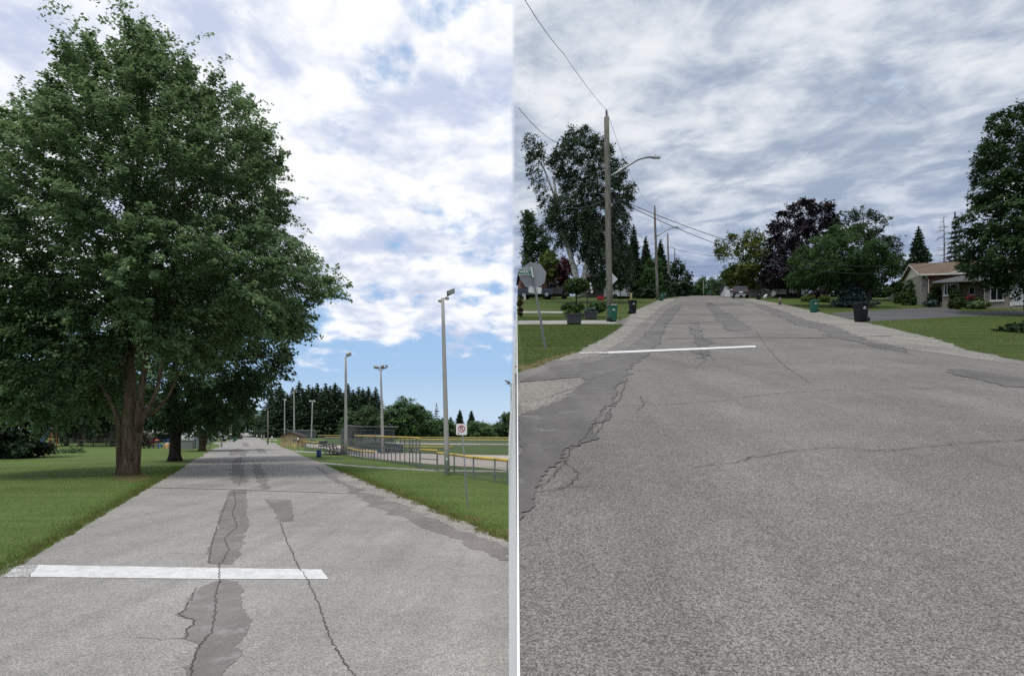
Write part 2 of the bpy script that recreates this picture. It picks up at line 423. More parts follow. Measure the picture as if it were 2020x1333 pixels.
wl.grid(ringsW, True)
m_wall = plain('pale_concrete', (0.86, 0.86, 0.85), 0.85, var=0.06, scale=0.7, bump=0.15, bscale=6)
tag(wl.build('retaining_wall', m_wall), 'narrow pale wall strip running between the park road and the street', 'wall')
# ------------------------------------------------------------------ park road and street
def wl_(Yd): return -0.4224 * Yd - 3.27
def wr_(Yd): return -0.4224 * Yd + 3.86
rd = Sheet()
ysr = list(np.concatenate([np.arange(0.5, 30, 0.35), np.arange(30, 120, 2.5), np.arange(120, 700, 20)]))
rr = random.Random(3); Lp, Rq = [], []
for y in ysr:
    j = 0.06 if y < 60 else 0.15
    Lp.append((wl_(y) + rr.gauss(0, j), y)); Rq.append((wr_(y) + rr.gauss(0, j), y))
for i in range(len(ysr) - 1):
    rd.face([(*Lp[i], .006), (*Rq[i], .006), (*Rq[i + 1], .006), (*Lp[i + 1], .006)], 0)
    if ysr[i] < 110:                              # gravel shoulder and worn fringe beside it
        a, b = 0.36, 0.36
        rd.face([(Rq[i][0], Rq[i][1], .004), (Rq[i][0] + .55 + rr.uniform(0, .12), Rq[i][1] + .2, .004), (Rq[i + 1][0] + .55 + rr.uniform(0, .12), Rq[i + 1][1] + .2, .004), (Rq[i + 1][0], Rq[i + 1][1], .004)], 1)
W1 = [(455, 965), (485, 965), (487, 990), (485, 1010), (492, 1035), (480, 1060), (475, 1085), (468, 1100), (462, 1113), (415, 1113), (410, 1095), (410, 1080), (425, 1058), (432, 1040), (432, 1020), (445, 990), (450, 975)]
W2 = [(437, 1143), (470, 1147), (480, 1165), (478, 1190), (487, 1215), (490, 1245), (475, 1262), (466, 1275), (484, 1284), (468, 1300), (440, 1333), (430, 1360), (370, 1360), (386, 1290), (390, 1270), (365, 1260), (370, 1245), (385, 1225), (360, 1222), (353, 1212), (372, 1195), (370, 1180), (392, 1160)]
W3 = [(522, 985), (573, 986), (580, 1028), (552, 1029), (540, 1005)]
W4 = [(460, 908), (474, 900), (480, 930), (490, 950), (465, 955), (455, 930)]
W5 = [(499, 915), (512, 915), (524, 942), (532, 966), (516, 964), (505, 940)]
W6 = [(455, 888), (468, 884), (488, 890), (484, 900), (470, 896), (452, 899)]
W7 = [(478, 873), (488, 873), (492, 880), (482, 881)]
W8 = [(504, 884), (518, 884), (526, 893), (512, 893)]
W9 = [(620, 918), (670, 946), (720, 970), (800, 999), (870, 1031), (940, 1053), (1010, 1083), (1010, 1106), (930, 1078), (860, 1049), (790, 1019), (735, 999), (690, 965), (650, 944)]
for i, p in enumerate((W1, W2, W3, W4, W5, W6, W7, W8, W9)):
    near = i in (0, 1, 2)
    rd.poly(jag(jag(pw(p), .16 if near else .5, .022 if near else .07, i + 9, True), 0.03 if near else 0.12, 0.009 if near else 0.03, i, True), Z0, .010, 2)
def crk(lst, width, mi, dz=.014, conv=pw, zf=Z0, step=0.06, amp=0.018):
    for i, p in enumerate(lst): (rd if zf is Z0 else re_).ribbon(jag(conv(p), step, amp, i + 50), width, zf, dz, mi, i)
crk([[(300, 962), (430, 965), (560, 969), (705, 974)]], .10, 4, .012, step=.2, amp=.02)
crk([[(405, 893), (470, 894), (560, 893)]], .22, 4, .012, step=.3, amp=.03)
crk([[(434, 1110), (431, 1125), (434, 1143), (428, 1165), (424, 1210), (416, 1250), (388, 1282), (376, 1333), (374, 1350)],
     [(460, 965), (466, 992), (458, 1012), (468, 1040), (442, 1062), (452, 1085), (436, 1112)],
     [(448, 985), (432, 1030), (418, 1070), (412, 1112)],
     [(552, 1029), (566, 1070), (590, 1120), (606, 1143), (632, 1200), (652, 1262), (682, 1310), (712, 1350)],
     [(388, 1160), (372, 1190), (354, 1214), (384, 1226), (368, 1248), (366, 1262)]], .012, 3, step=.045, amp=.009)
crk([[(265, 1259), (310, 1260), (366, 1261)], [(330, 1092), (412, 1094)], [(580, 1037), (640, 1038)], [(720, 1006), (790, 1010)], [(484, 905), (478, 935), (470, 960)]], .009, 3)
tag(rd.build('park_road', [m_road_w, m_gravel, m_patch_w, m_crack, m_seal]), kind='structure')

re_ = Sheet()
road_e = [(1020.5, 738), (1040, 732), (1078, 715), (1135, 697), (1176, 676), (1201, 662), (1229, 643), (1226, 639), (1214, 637), (1228, 630), (1241, 623), (1256, 611), (1299, 592), (1340, 586.6)]
rgt = [(1440, 586.6), (1490, 590), (1545, 600), (1640, 621), (1730, 641), (1840, 667), (1905, 690), (2040, 716)]
base = pe(road_e); br = pe(rgt)
out = jag(base, .35, .05, 1) + jag(br, .35, .05, 2)
base = [Vector((max(p.x, ST * p.y + .013), p.y)) for p in base]
far = [Vector((RY(1340, 124).x, 124)), Vector((RY(1440, 124).x, 124))]
out = jag(base, .35, .05, 1) + far + jag(br, .35, .05, 2) + [Vector((34, 16.5)), Vector((34, 1.0)), Vector((ST * 1.0 + .013, 1.0))]
re_.poly(out, zR, .006, 0)
re_.poly(jag(pe([(1086, 713), (1135, 698), (1176, 677), (1201, 663), (1229, 644), (1241, 624), (1256, 612), (1299, 593), (1325, 589), (1335, 590), (1300, 607), (1262, 640), (1228, 674), (1180, 702), (1120, 713)]), .3, .06, 4, True), zR, .010, 1)
re_.poly(jag(pe([(1455, 587.4), (1490, 590.4), (1545, 600.5), (1640, 621.5), (1730, 641.5), (1840, 667.5), (1905, 690.5), (2040, 716.5), (2040, 724), (1900, 704), (1790, 688), (1690, 664), (1600, 636), (1530, 609), (1480, 594)]), .4, .08, 5, True), zR, .010, 1)
re_.poly(jag(pe([(1022, 756), (1140, 746), (1158, 750), (1130, 772), (1110, 790), (1060, 806), (1022, 825)]), .12, .03, 6, True), zR, .010, 1)
E1 = [(1022, 739), (1090, 723), (1180, 713), (1230, 692), (1268, 665), (1290, 640), (1312, 615), (1335, 600), (1347, 601), (1332, 620), (1314, 640), (1306, 660), (1300, 680), (1272, 705), (1247, 720), (1236, 740), (1216, 765), (1206, 800), (1190, 830), (1170, 850), (1172, 866), (1128, 890), (1116, 910), (1092, 930), (1076, 950), (1060, 976), (1036, 1020), (1022, 1050), (1022, 826), (1060, 807), (1112, 791), (1132, 772), (1160, 750), (1140, 745), (1022, 755)]
E2 = [(1362, 640), (1380, 638), (1385, 660), (1397, 680), (1395, 700), (1388, 712), (1380, 700), (1370, 695), (1372, 670), (1360, 655)]
E3 = [(1393, 597), (1403, 597), (1420, 610), (1445, 625), (1470, 640), (1482, 652), (1436, 653), (1430, 640), (1415, 632), (1412, 622), (1400, 610)]
E4 = [(1480, 596), (1510, 603), (1560, 620), (1600, 633), (1650, 645), (1680, 660), (1720, 674), (1785, 689), (1790, 697), (1740, 690), (1690, 675), (1640, 664), (1620, 651), (1570, 640), (1540, 626), (1500, 607)]
E5 = [(1880, 728), (1930, 732), (2036, 750), (2036, 765), (1980, 763), (1930, 748), (1870, 737)]
E6 = [(1342, 597.5), (1460, 597), (1470, 602), (1340, 602.5)]
for i, p in enumerate((E1, E2, E3, E4, E5, E6)):
    q = jag(jag(pe(p), .22 if i in (0, 4) else .6, .045 if i in (0, 4) else .09, i + 9, True), .045 if i in (0, 4) else .15, .018 if i in (0, 4) else .04, i + 20, True)
    if i == 0: q = jag(jag(pe(E1[1:30]), .22, .045, 29), .045, .018, 20) + pe(E1[30:32]) + jag(jag(pe(E1[32:36]), .22, .03, 28), .045, .015, 21) + pe(E1[36:])
    for v in q: v.x = max(v.x, ST * v.y + .014)
    re_.poly(q, zR, .015, 2)
def ce(lst, wd, mi, dz=.019, step=.08, amp=.02): crk(lst, wd, mi, dz, pe, zR, step, amp)
ce([[(1310, 668), (1400, 668), (1480, 666), (1600, 667), (1760, 663)]], .16, 4, .017, .3, .03)
ce([[(1290, 640), (1340, 639), (1420, 634)], [(1312, 622), (1420, 619)]], .12, 4, .017, .3, .03)
ce([[(1490, 652), (1512, 684), (1540, 717), (1570, 738), (1598, 756)], [(1255, 733), (1400, 724), (1540, 717), (1690, 716), (1830, 717)],
    [(1200, 802), (1300, 800), (1400, 794), (1530, 777), (1640, 771), (1800, 768), (1935, 764)],
    [(1360, 923), (1440, 916), (1490, 904), (1570, 890), (1650, 884), (1725, 891), (1800, 886), (1880, 878), (2036, 868)],
    [(1195, 800), (1165, 850), (1110, 910), (1140, 935), (1130, 955), (1100, 965)], [(1060, 975), (1115, 965), (1180, 958)],
    [(1022, 795), (1080, 785), (1130, 768)], [(1160, 752), (1200, 738), (1240, 724)], [(1238, 745), (1222, 790), (1200, 815), (1175, 862)], [(1070, 965), (1120, 905)],
    [(1380, 690), (1390, 715), (1376, 722)], [(1396, 700), (1412, 712)], [(1300, 700), (1330, 690), (1350, 700)], [(1262, 782), (1270, 800), (1255, 812)]], .011, 3, step=.07, amp=.012)
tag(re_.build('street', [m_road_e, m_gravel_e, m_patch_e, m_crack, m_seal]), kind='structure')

mk = Sheet(); mk.poly(jag(pw([(75, 1115), (430, 1121), (634, 1124), (648, 1143), (430, 1143), (56, 1138.5)]), .05, .003, 1, True), Z0, .012, 0)
mk.poly(jag(pw([(4, 1140), (30, 1117), (76, 1115), (57, 1138.6)]), .05, .01, 2, True), Z0, .012, 1)
tag(mk.build('stop_line', [m_paint, m_paint_worn]), 'wide white stop line across the park road, cracked near its middle', 'road marking', 'stop lines')
ml = Sheet(); ml.poly(jag(pe([(1200, 694.5), (1490, 682.5), (1491, 686), (1200, 698.5)]), .08, .004, 1, True), zR, .021, 0)
ml.poly(jag(pe([(1140, 696), (1200, 694.5), (1200, 698.5), (1146, 699.5)]), .08, .012, 2, True), zR, .021, 1)
tag(ml.build('stop_line', [m_paint, m_paint_worn]), 'thin white stop line slanting over the grey street, worn at its kerb end', 'road marking', 'stop lines')
def sheet(name, pts, zf, dz, mat, conv, step=.4, amp=.04, seed=1):
    s = Sheet(); s.poly(jag(conv(pts), step, amp, seed, True), zf, dz, 0); return tag(s.build(name, mat), kind='structure')
sheet('outfield', [(600, 869.5), (860, 872), (1060, 873), (1060, 955), (1003, 946), (960, 938), (900, 931), (868, 927), (750, 910), (690, 901), (640, 893), (600, 889)], Z0, .004, m_outfield, pw)
sheet('infield', [(590, 874.5), (640, 877), (690, 879.5), (760, 892), (860, 895.5), (1060, 899), (1060, 929), (1003, 927.5), (962, 923), (863, 916), (750, 906), (690, 898), (640, 884), (590, 881)], Z0, .008, m_infield, pw)
sheet('outfield_track', [(700, 870.5), (860, 873.5), (1060, 875), (1060, 877.5), (860, 876.5), (700, 873)], Z0, .008, m_infield, pw)
for i, p in enumerate(([(590, 909), (640, 912), (720, 919), (868, 926.5), (1050, 928.5), (1050, 931.5), (860, 929.5), (720, 921.6), (640, 914.6), (600, 912.5), (570, 905)],
                       [(545, 888), (560, 887), (630, 891.5), (680, 894), (680, 895.6), (630, 893), (556, 890.3)],
                       [(418, 872), (478, 872.4), (470, 877), (425, 875.5)], [(517, 874), (545, 873.6), (547, 876), (522, 876.5)], [(506, 867.5), (545, 867), (547, 868.7), (508, 869.2)], [(501, 863.4), (545, 863), (545, 864.2), (502, 864.6)])):
    sheet('path', p, Z0, .005, m_walk, pw, .3, .05, i)
sheet('driveway', [(1640, 618), (1680, 614.5), (1760, 610.5), (1830, 606.5), (1868, 606), (1900, 614.5), (2060, 613), (2060, 621.5), (1900, 624), (1790, 630), (1728, 633), (1712, 634.5), (1660, 624.5)], zR, .004, m_drive, pe, .3, .03)
sheet('path', [(1022, 632.5), (1130, 632), (1222, 631.5), (1214, 637), (1225, 639), (1022, 640)], zR, .004, m_walk, pe, .3, .02)
sheet('path', [(1022, 613.3), (1110, 614.3), (1110, 617.6), (1022, 617.3)], zR, .004, m_walk, pe, .3, .02)
sheet('worn_verge', [(1022, 724), (1070, 708), (1100, 702), (1135, 692), (1140, 698), (1080, 717), (1022, 739)], zR, .004, m_dirt, pe, .15, .08)
s = Sheet()
for i in range(0, 40):
    y = 9 + i * 0.55; a = [Vector((wr_(y) + .45, y)), Vector((wr_(y) + 1.0 + .35 * math.sin(i * 1.7), y + .25)), Vector((wr_(y + .55) + 1.0 + .35 * math.sin((i + 1) * 1.7), y + .8)), Vector((wr_(y + .55) + .45, y + .55))]
    s.face([(p.x, p.y, .002) for p in a])
tag(s.build('worn_verge', m_dirt), kind='structure')

# ------------------------------------------------------------------ grass blades (nobody could count them)
def blades(name, P, hgt, wid, mat):
    n = len(P); a = rng.uniform(0, 6.283, n); h = hgt * rng.uniform(.5, 1.3, n); ww = wid * rng.uniform(.6, 1.3, n)
    lean = rng.normal(0, .45, (n, 2)); V = np.zeros((n, 3, 3)); dx = np.stack([np.cos(a), np.sin(a)], 1) * ww[:, None] / 2
    V[:, 0, :2] = P[:, :2] - dx; V[:, 1, :2] = P[:, :2] + dx; V[:, 0, 2] = P[:, 2]; V[:, 1, 2] = P[:, 2]
    V[:, 2, :2] = P[:, :2] + lean * h[:, None]; V[:, 2, 2] = P[:, 2] + h
    return tag(quads_obj(name, V, mat), kind='stuff')
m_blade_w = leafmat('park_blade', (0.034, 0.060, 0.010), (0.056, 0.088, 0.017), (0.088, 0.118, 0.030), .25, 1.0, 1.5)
m_blade_e = leafmat('street_blade', (0.022, 0.037, 0.008), (0.036, 0.055, 0.012), (0.058, 0.074, 0.022), .25, 1.0, 1.3)  # blades carry the same exposure dimming in their colour as the street turf
n = 110000; yy = rng.uniform(5, 34, n) ** 1.0; P = np.zeros((n, 3)); P[:, 1] = yy
left = rng.random(n) < .5
edge = rng.random(n) < .3
P[:, 0] = np.where(left, wl_(yy) - np.where(edge, rng.exponential(.25, n) - .10, rng.uniform(0, 14, n)), wr_(yy) + .75 + np.where(edge, rng.exponential(.4, n), rng.uniform(0, 14, n)))
P = P[P[:, 0] < SD * P[:, 1] - .02]
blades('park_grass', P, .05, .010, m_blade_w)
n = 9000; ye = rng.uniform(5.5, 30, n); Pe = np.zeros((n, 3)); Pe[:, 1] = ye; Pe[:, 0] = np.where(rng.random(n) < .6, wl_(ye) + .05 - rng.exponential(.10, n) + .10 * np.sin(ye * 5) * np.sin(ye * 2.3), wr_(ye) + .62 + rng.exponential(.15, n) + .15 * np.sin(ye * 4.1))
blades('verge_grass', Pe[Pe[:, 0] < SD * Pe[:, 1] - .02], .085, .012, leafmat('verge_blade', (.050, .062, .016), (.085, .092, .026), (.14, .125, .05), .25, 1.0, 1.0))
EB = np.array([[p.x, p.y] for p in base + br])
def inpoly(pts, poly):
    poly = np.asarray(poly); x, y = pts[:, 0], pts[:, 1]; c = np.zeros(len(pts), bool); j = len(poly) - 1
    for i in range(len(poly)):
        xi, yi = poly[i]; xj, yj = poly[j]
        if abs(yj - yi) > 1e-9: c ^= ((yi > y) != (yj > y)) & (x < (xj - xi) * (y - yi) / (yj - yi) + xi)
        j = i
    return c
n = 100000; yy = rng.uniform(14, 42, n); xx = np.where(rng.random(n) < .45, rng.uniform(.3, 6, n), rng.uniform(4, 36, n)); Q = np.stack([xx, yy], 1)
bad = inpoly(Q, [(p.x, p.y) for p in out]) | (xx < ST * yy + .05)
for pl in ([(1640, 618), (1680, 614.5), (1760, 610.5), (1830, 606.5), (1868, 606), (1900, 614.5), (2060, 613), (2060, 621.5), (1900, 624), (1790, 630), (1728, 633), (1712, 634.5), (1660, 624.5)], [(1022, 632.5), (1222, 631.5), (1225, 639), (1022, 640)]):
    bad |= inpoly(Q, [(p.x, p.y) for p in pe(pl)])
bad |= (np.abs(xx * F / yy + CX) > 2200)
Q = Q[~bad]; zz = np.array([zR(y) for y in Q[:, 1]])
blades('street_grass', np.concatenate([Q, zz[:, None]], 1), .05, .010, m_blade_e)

m_clover = leafmat('clover_flower', (.17, .18, .15), (.21, .22, .19), (.26, .26, .23), .2, 1.0)
P = np.stack([rng.uniform(-11, -3, 700), rng.uniform(7, 24, 700), np.full(700, .03)], 1); P = P[P[:, 0] < wl_(P[:, 1]) - .2]
P2 = np.stack([rng.uniform(0, 1, 500), rng.uniform(7, 24, 500), np.full(500, .03)], 1); P2[:, 0] = wr_(P2[:, 1]) + 1 + 8 * P2[:, 0]; P2 = P2[P2[:, 0] < SD * P2[:, 1] - .1]
c_ = [Rp(rng.normal(1760, 45), rng.normal(641, 4.5), .04) for _ in range(110)] + [Rp(rng.uniform(1940, 2030), rng.uniform(640, 700), .04) for _ in range(20)]
blades('clover', np.concatenate([P, P2, np.array([[p.x, p.y, p.z] for p in c_])]), .03, .022, m_clover)
# ------------------------------------------------------------------ trees
def edist(pts, poly):
    poly = np.asarray(poly, float); d = np.full(len(pts), 1e9)
    for i in range(len(poly)):
        a, b = poly[i], poly[(i + 1) % len(poly)]; ab = b - a; t = np.clip(((pts - a) @ ab) / max(ab @ ab, 1e-9), 0, 1)
        d = np.minimum(d, np.linalg.norm(pts - (a + t[:, None] * ab), axis=1))
    return d
def kites(C, nrm, size, asp=.75, tip=None):
    n = len(C); nrm = nrm / np.linalg.norm(nrm, axis=1, keepdims=True)
    r = tip if tip is not None else rng.normal(size=(n, 3))
    t = r - nrm * np.sum(r * nrm, 1, keepdims=True); t /= np.linalg.norm(t, axis=1, keepdims=True) + 1e-9
    b = np.cross(nrm, t); s = size[:, None] if np.ndim(size) else size
    V = np.zeros((n, 4, 3)); V[:, 0] = C - t * s * .5; V[:, 1] = C + b * s * asp * .5 + t * s * .05 - nrm * s * .08; V[:, 2] = C + t * s * .55; V[:, 3] = C - b * s * asp * .5 + t * s * .05 - nrm * s * .08
    return V
def crown_pts(poly, Yd, D, ncl, base, shell=.55):
    poly = np.asarray(poly, float); lo, hi = poly.min(0), poly.max(0); pts = np.zeros((0, 2))
    while len(pts) < ncl:
        q = rng.uniform(lo, hi, (ncl * 3, 2)); q = q[inpoly(q, poly)]; pts = np.concatenate([pts, q])
    pts = pts[:ncl]; d = edist(pts, poly); dm = d.max(); h = D * np.sqrt(np.clip(1 - (1 - np.clip(d / (dm * .85), 0, 1)) ** 2, 0, 1))
    u = rng.uniform(-1, 1, ncl); u = np.sign(u) * np.abs(u) ** shell
    C = np.zeros((ncl, 3)); C[:, 0] = (pts[:, 0] - CX) / F * Yd; C[:, 1] = Yd + u * h; C[:, 2] = CH + (HZ - pts[:, 1]) / F * Yd
    return C - np.asarray(base)
def spray_leaves(C, ax_z, per, ln, rad, leaf, droop=.25, up=.35, jit=.5, bough=7, pull=.2):
    n = len(C)
    if n > 40:                                   # gather the sprays into boughs with gaps between them
        Bc = C[rng.choice(n, max(6, n // bough), replace=False)]; near = np.argmin(((C[:, None, :] - Bc[None]) ** 2).sum(2), 1)
        C = C + (Bc[near] - C) * np.array([1, 1, 1.25]) * pull
    n = len(C); ctr = C.mean(0); out = C - np.array([ctr[0], ctr[1], 0]); out[:, 2] = (C[:, 2] - ax_z) * .6
    out /= np.linalg.norm(out, axis=1, keepdims=True) + 1e-6
    out += rng.normal(0, jit, (n, 3)); out[:, 2] += up; out /= np.linalg.norm(out, axis=1, keepdims=True)
    u = rng.random((n, per)); L_ = ln * rng.uniform(.6, 1.3, n)
    P = C[:, None, :] + out[:, None, :] * ((u - .6) * L_[:, None])[..., None]
    P += rng.normal(0, 1, (n, per, 3)) * (rad * (1.05 - .75 * u))[..., None] * np.array([1, 1, .7])
    P[:, :, 2] -= droop * (u ** 2) * L_[:, None]
    P = P.reshape(-1, 3); nr = np.array([0, 0, .8]) + rng.normal(0, .38, P.shape) + np.repeat(out, per, 0) * .75
    tip = np.repeat(out, per, 0) + rng.normal(0, .6, P.shape) + np.array([0, 0, -.5])
    return kites(P, nr, leaf * rng.uniform(.65, 1.25, len(P)), .8, tip)
def limbs(mb, tr, C, k, r0, zlo):
    """dark limbs that run from the trunk top out to some of the leaf sprays"""
    top = Vector(tr)
    idx = rng.choice(len(C), min(k, len(C)), replace=False)
    for i in idx:
        e = Vector(C[i]); a = top.copy(); a.z = zlo + (max(e.z, zlo) - zlo) * random.uniform(.15, .55)
        f = min(1, (a.z - zlo) / max(1e-3, (e.z - zlo + 1e-3))); m = a.lerp(e, .5) + Vector((random.gauss(0, .3), random.gauss(0, .3), -.1 * (e - a).length * .3))
        mb.tube([a, m, e], [r0 * .7, r0 * .42, r0 * .12], 5)
def tree(name, label, cat, base, Yd, D, poly, leaf, per, ncl, mat, bark, trunk, group=None, ln=1.0, rad=.3, droop=.25, up=.35, nl=24, r0=.09, shell=.55, jit=.5, extra=None, crown='crown', bough=7, pull=.2):
    t = thing(name, label, cat, base, 0, group); C = crown_pts(poly, Yd, D, ncl, base, shell)
    if extra:
        for p2, n2, D2, dy in extra: C = np.concatenate([C, crown_pts(p2, Yd, D2, n2, base, shell) + np.array([0, dy, 0])])
    zs = C[:, 2].min() + .35 * (C[:, 2].max() - C[:, 2].min())
    V = spray_leaves(C, zs, per, ln, rad, leaf, droop, up, jit, bough, pull)
    quads_obj(crown, V, mat, t)
    if trunk:
        tb = MB()
        for path in trunk:
            pts, rs = [], []
            for q in path:
                p = at(q[0], q[1], Yd) - Vector(base); p.y += q[3] if len(q) > 3 else 0; pts.append(p); rs.append(q[2] / F * Yd)
            tb.tube(pts, rs, 12)
        tp = at(trunk[0][-1][0], trunk[0][-1][1], Yd) - Vector(base)
        limbs(tb, tp, C, nl, r0, tp.z)
        tb.build('trunk', bark, t, smooth=True)
    return t
m_bark = barkmat('maple_bark', (0.055, 0.040, 0.028), (0.19, 0.14, 0.092), 11, (0.115, 0.105, 0.05))
m_bark_d = barkmat('dark_bark', (0.020, 0.017, 0.014), (0.062, 0.052, 0.043), 9)
m_bark_g = barkmat('grey_bark', (0.06, 0.055, 0.05), (0.16, 0.15, 0.135), 7)
def birch():
    k = NT('birch_bark'); v = k.map((1, 1, 3)); n = k.noise(v, 3.2, 6, .65); k.bsdf(k.mix(k.mr(n, .5, .6), (.52, .50, .46), (.05, .045, .04)), .8, 0, .2); return k.m
m_birch = birch()
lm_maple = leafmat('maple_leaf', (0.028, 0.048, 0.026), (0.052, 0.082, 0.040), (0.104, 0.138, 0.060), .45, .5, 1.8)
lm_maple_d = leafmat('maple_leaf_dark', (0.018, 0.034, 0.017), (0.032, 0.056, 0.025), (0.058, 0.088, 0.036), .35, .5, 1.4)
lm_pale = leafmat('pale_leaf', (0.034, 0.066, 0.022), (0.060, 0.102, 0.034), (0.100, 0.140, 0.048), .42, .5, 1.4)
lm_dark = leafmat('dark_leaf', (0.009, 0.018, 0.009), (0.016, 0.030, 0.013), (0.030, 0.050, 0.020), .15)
lm_con = leafmat('conifer_needles', (0.018, 0.032, 0.020), (0.030, 0.050, 0.027), (0.048, 0.072, 0.036), .08)
lm_mid = leafmat('mid_leaf', (0.022, 0.045, 0.020), (0.040, 0.072, 0.028), (0.066, 0.102, 0.038), .35, .2, 1.3)
lm_street = leafmat('street_leaf', (0.012, 0.026, 0.011), (0.022, 0.044, 0.015), (0.044, 0.070, 0.022), .32, .3, 1.15)  # street foliage: dimmer exposure and backlit darkness put into the leaf colour
lm_birch = leafmat('birch_leaf', (0.014, 0.026, 0.014), (0.026, 0.044, 0.021), (0.050, 0.070, 0.034), .25, .3)
lm_lime = leafmat('lime_leaf', (0.034, 0.054, 0.012), (0.062, 0.086, 0.018), (0.100, 0.118, 0.026), .3, .3)
lm_plum = leafmat('plum_leaf', (0.009, 0.007, 0.009), (0.017, 0.012, 0.015), (0.032, 0.022, 0.026), .12, .3)
lm_red = leafmat('red_leaf', (0.018, 0.006, 0.009), (0.034, 0.010, 0.014), (0.060, 0.018, 0.022), .2, .5)
lm_blue = leafmat('blue_needles', (0.020, 0.034, 0.032), (0.045, 0.070, 0.066), (0.090, 0.125, 0.120), .08, 1.0)
lm_bush = leafmat('bush_leaf', (0.016, 0.034, 0.010), (0.032, 0.058, 0.015), (0.058, 0.086, 0.022), .15, 1.0)
lm_green = leafmat('deep_green_leaf', (0.012, 0.028, 0.009), (0.022, 0.046, 0.013), (0.042, 0.074, 0.020), .35, .3, 1.3)  # exposure dimming of the street trees is in this leaf colour too

# the big maple beside the park road
B = L(253, 936)
YB = B.y
P_big = [(-40, 760), (-45, 600), (-30, 470), (0, 420), (14, 330), (40, 292), (52, 250), (40, 220), (74, 228), (82, 165), (106, 185), (136, 190), (132, 105), (160, 112), (198, 92), (214, 45), (232, 105), (258, 108), (272, 72), (300, 18), (326, 36), (328, 84), (318, 140), (346, 100), (384, 72), (404, 122), (428, 185), (470, 154), (504, 138), (500, 172), (524, 187), (518, 216), (490, 250), (520, 258), (560, 240), (552, 282), (533, 312), (543, 346), (552, 386), (538, 416), (552, 448), (580, 462), (616, 492), (608, 512), (676, 546), (655, 568), (608, 590), (598, 630), (570, 655), (520, 660), (450, 655), (412, 708), (360, 732), (322, 706), (300, 660), (270, 650), (236, 690), (222, 745), (214, 790), (176, 822), (120, 832), (50, 818)]
P_big = [(x, y) if y > 290 else (285 + (x - 285) * (.74 + .26 * y / 290), y + 26 * (1 - y / 290)) for x, y in P_big]
big = tree('maple_tree', 'huge leafy maple with a thick forked trunk beside the park road', 'tree', B, YB, 5.0, P_big, .15, 104, 2600, lm_maple, m_bark, [], None, 1.6, .19, .3, .45, jit=.34, bough=9, pull=.2)
tb = MB()
def tp(path):
    pts, rs = [], []
    for q in path:
        p = at(q[0], q[1], YB) - B; p.y += q[3] if len(q) > 3 else 0; pts.append(p); rs.append(q[2] * .68 / F * YB)
    tb.tube(pts, rs, 18)
tp([(254, 942, 33), (254, 928, 26), (255, 900, 21.5), (255, 870, 20), (254, 845, 20), (252, 815, 17, .05), (251, 770, 14, .2), (247, 700, 11, .4), (240, 600, 8, .8), (232, 480, 5.5, 1.0), (238, 330, 3.2, 1.1), (262, 170, 1.6, 1.0)])
tp([(237, 940, 13), (238, 915, 12), (238, 880, 12), (237, 850, 11), (232, 818, 8, -.1), (222, 790, 5.5, -.2), (200, 740, 4, -.5), (150, 660, 2.6, -1.2), (90, 560, 1.5, -1.8)])
tp([(268, 942, 12), (269, 915, 10.5), (271, 880, 11), (273, 850, 12), (276, 820, 11, -.1), (280, 780, 9, -.1), (284, 720, 8, .1), (290, 640, 6.5, .3), (305, 520, 4.5, .5), (330, 380, 3, .6), (330, 220, 1.6, .4)])
tp([(276, 850, 9, -.1), (289, 822, 7.5, -.25), (306, 800, 6.3, -.4), (321, 775, 5.6, -.5), (330, 745, 5, -.6), (345, 690, 4.2, -.7), (390, 600, 3, -1), (460, 500, 1.8, -1.2), (520, 420, 1, -1.2)])
tp([(290, 822, 5, .1), (312, 800, 4.2, .2), (328, 770, 3.6, .4), (337, 730, 3, .6), (380, 640, 2.2, 1.2), (470, 580, 1.4, 1.6), (580, 550, .8, 1.8)])
tp([(262, 700, 5, .2), (200, 560, 3.4, .8), (130, 400, 2.2, 1.4), (75, 230, 1, 1.6)])
tp([(288, 640, 4.5, .2), (360, 470, 3, .4), (430, 330, 2, .6), (490, 170, .9, .8)])
tp([(245, 640, 4.5, -.2), (180, 470, 3, -1), (170, 300, 2, -1.4), (150, 130, .9, -1.2)])
tp([(300, 600, 4, -.5), (330, 450, 3, -1.6), (280, 300, 2, -2.2), (270, 180, .9, -2.2)])
Cb = crown_pts([(x * .9 + 27, y * .9 + 60) for x, y in P_big], YB, 4.0, 150, B)
limbs(tb, at(255, 690, YB) - B, Cb, 90, .085, (at(255, 690, YB) - B).z)
tb.build('trunk', m_bark, big, smooth=True)
s = Sheet(); s.poly(jag(pw([(216, 938), (240, 931), (284, 933), (300, 941), (284, 950), (240, 949)]), .12, .06, 5, True), Z0, .003, 0); tag(s.build('worn_verge', m_dirt), kind='structure')

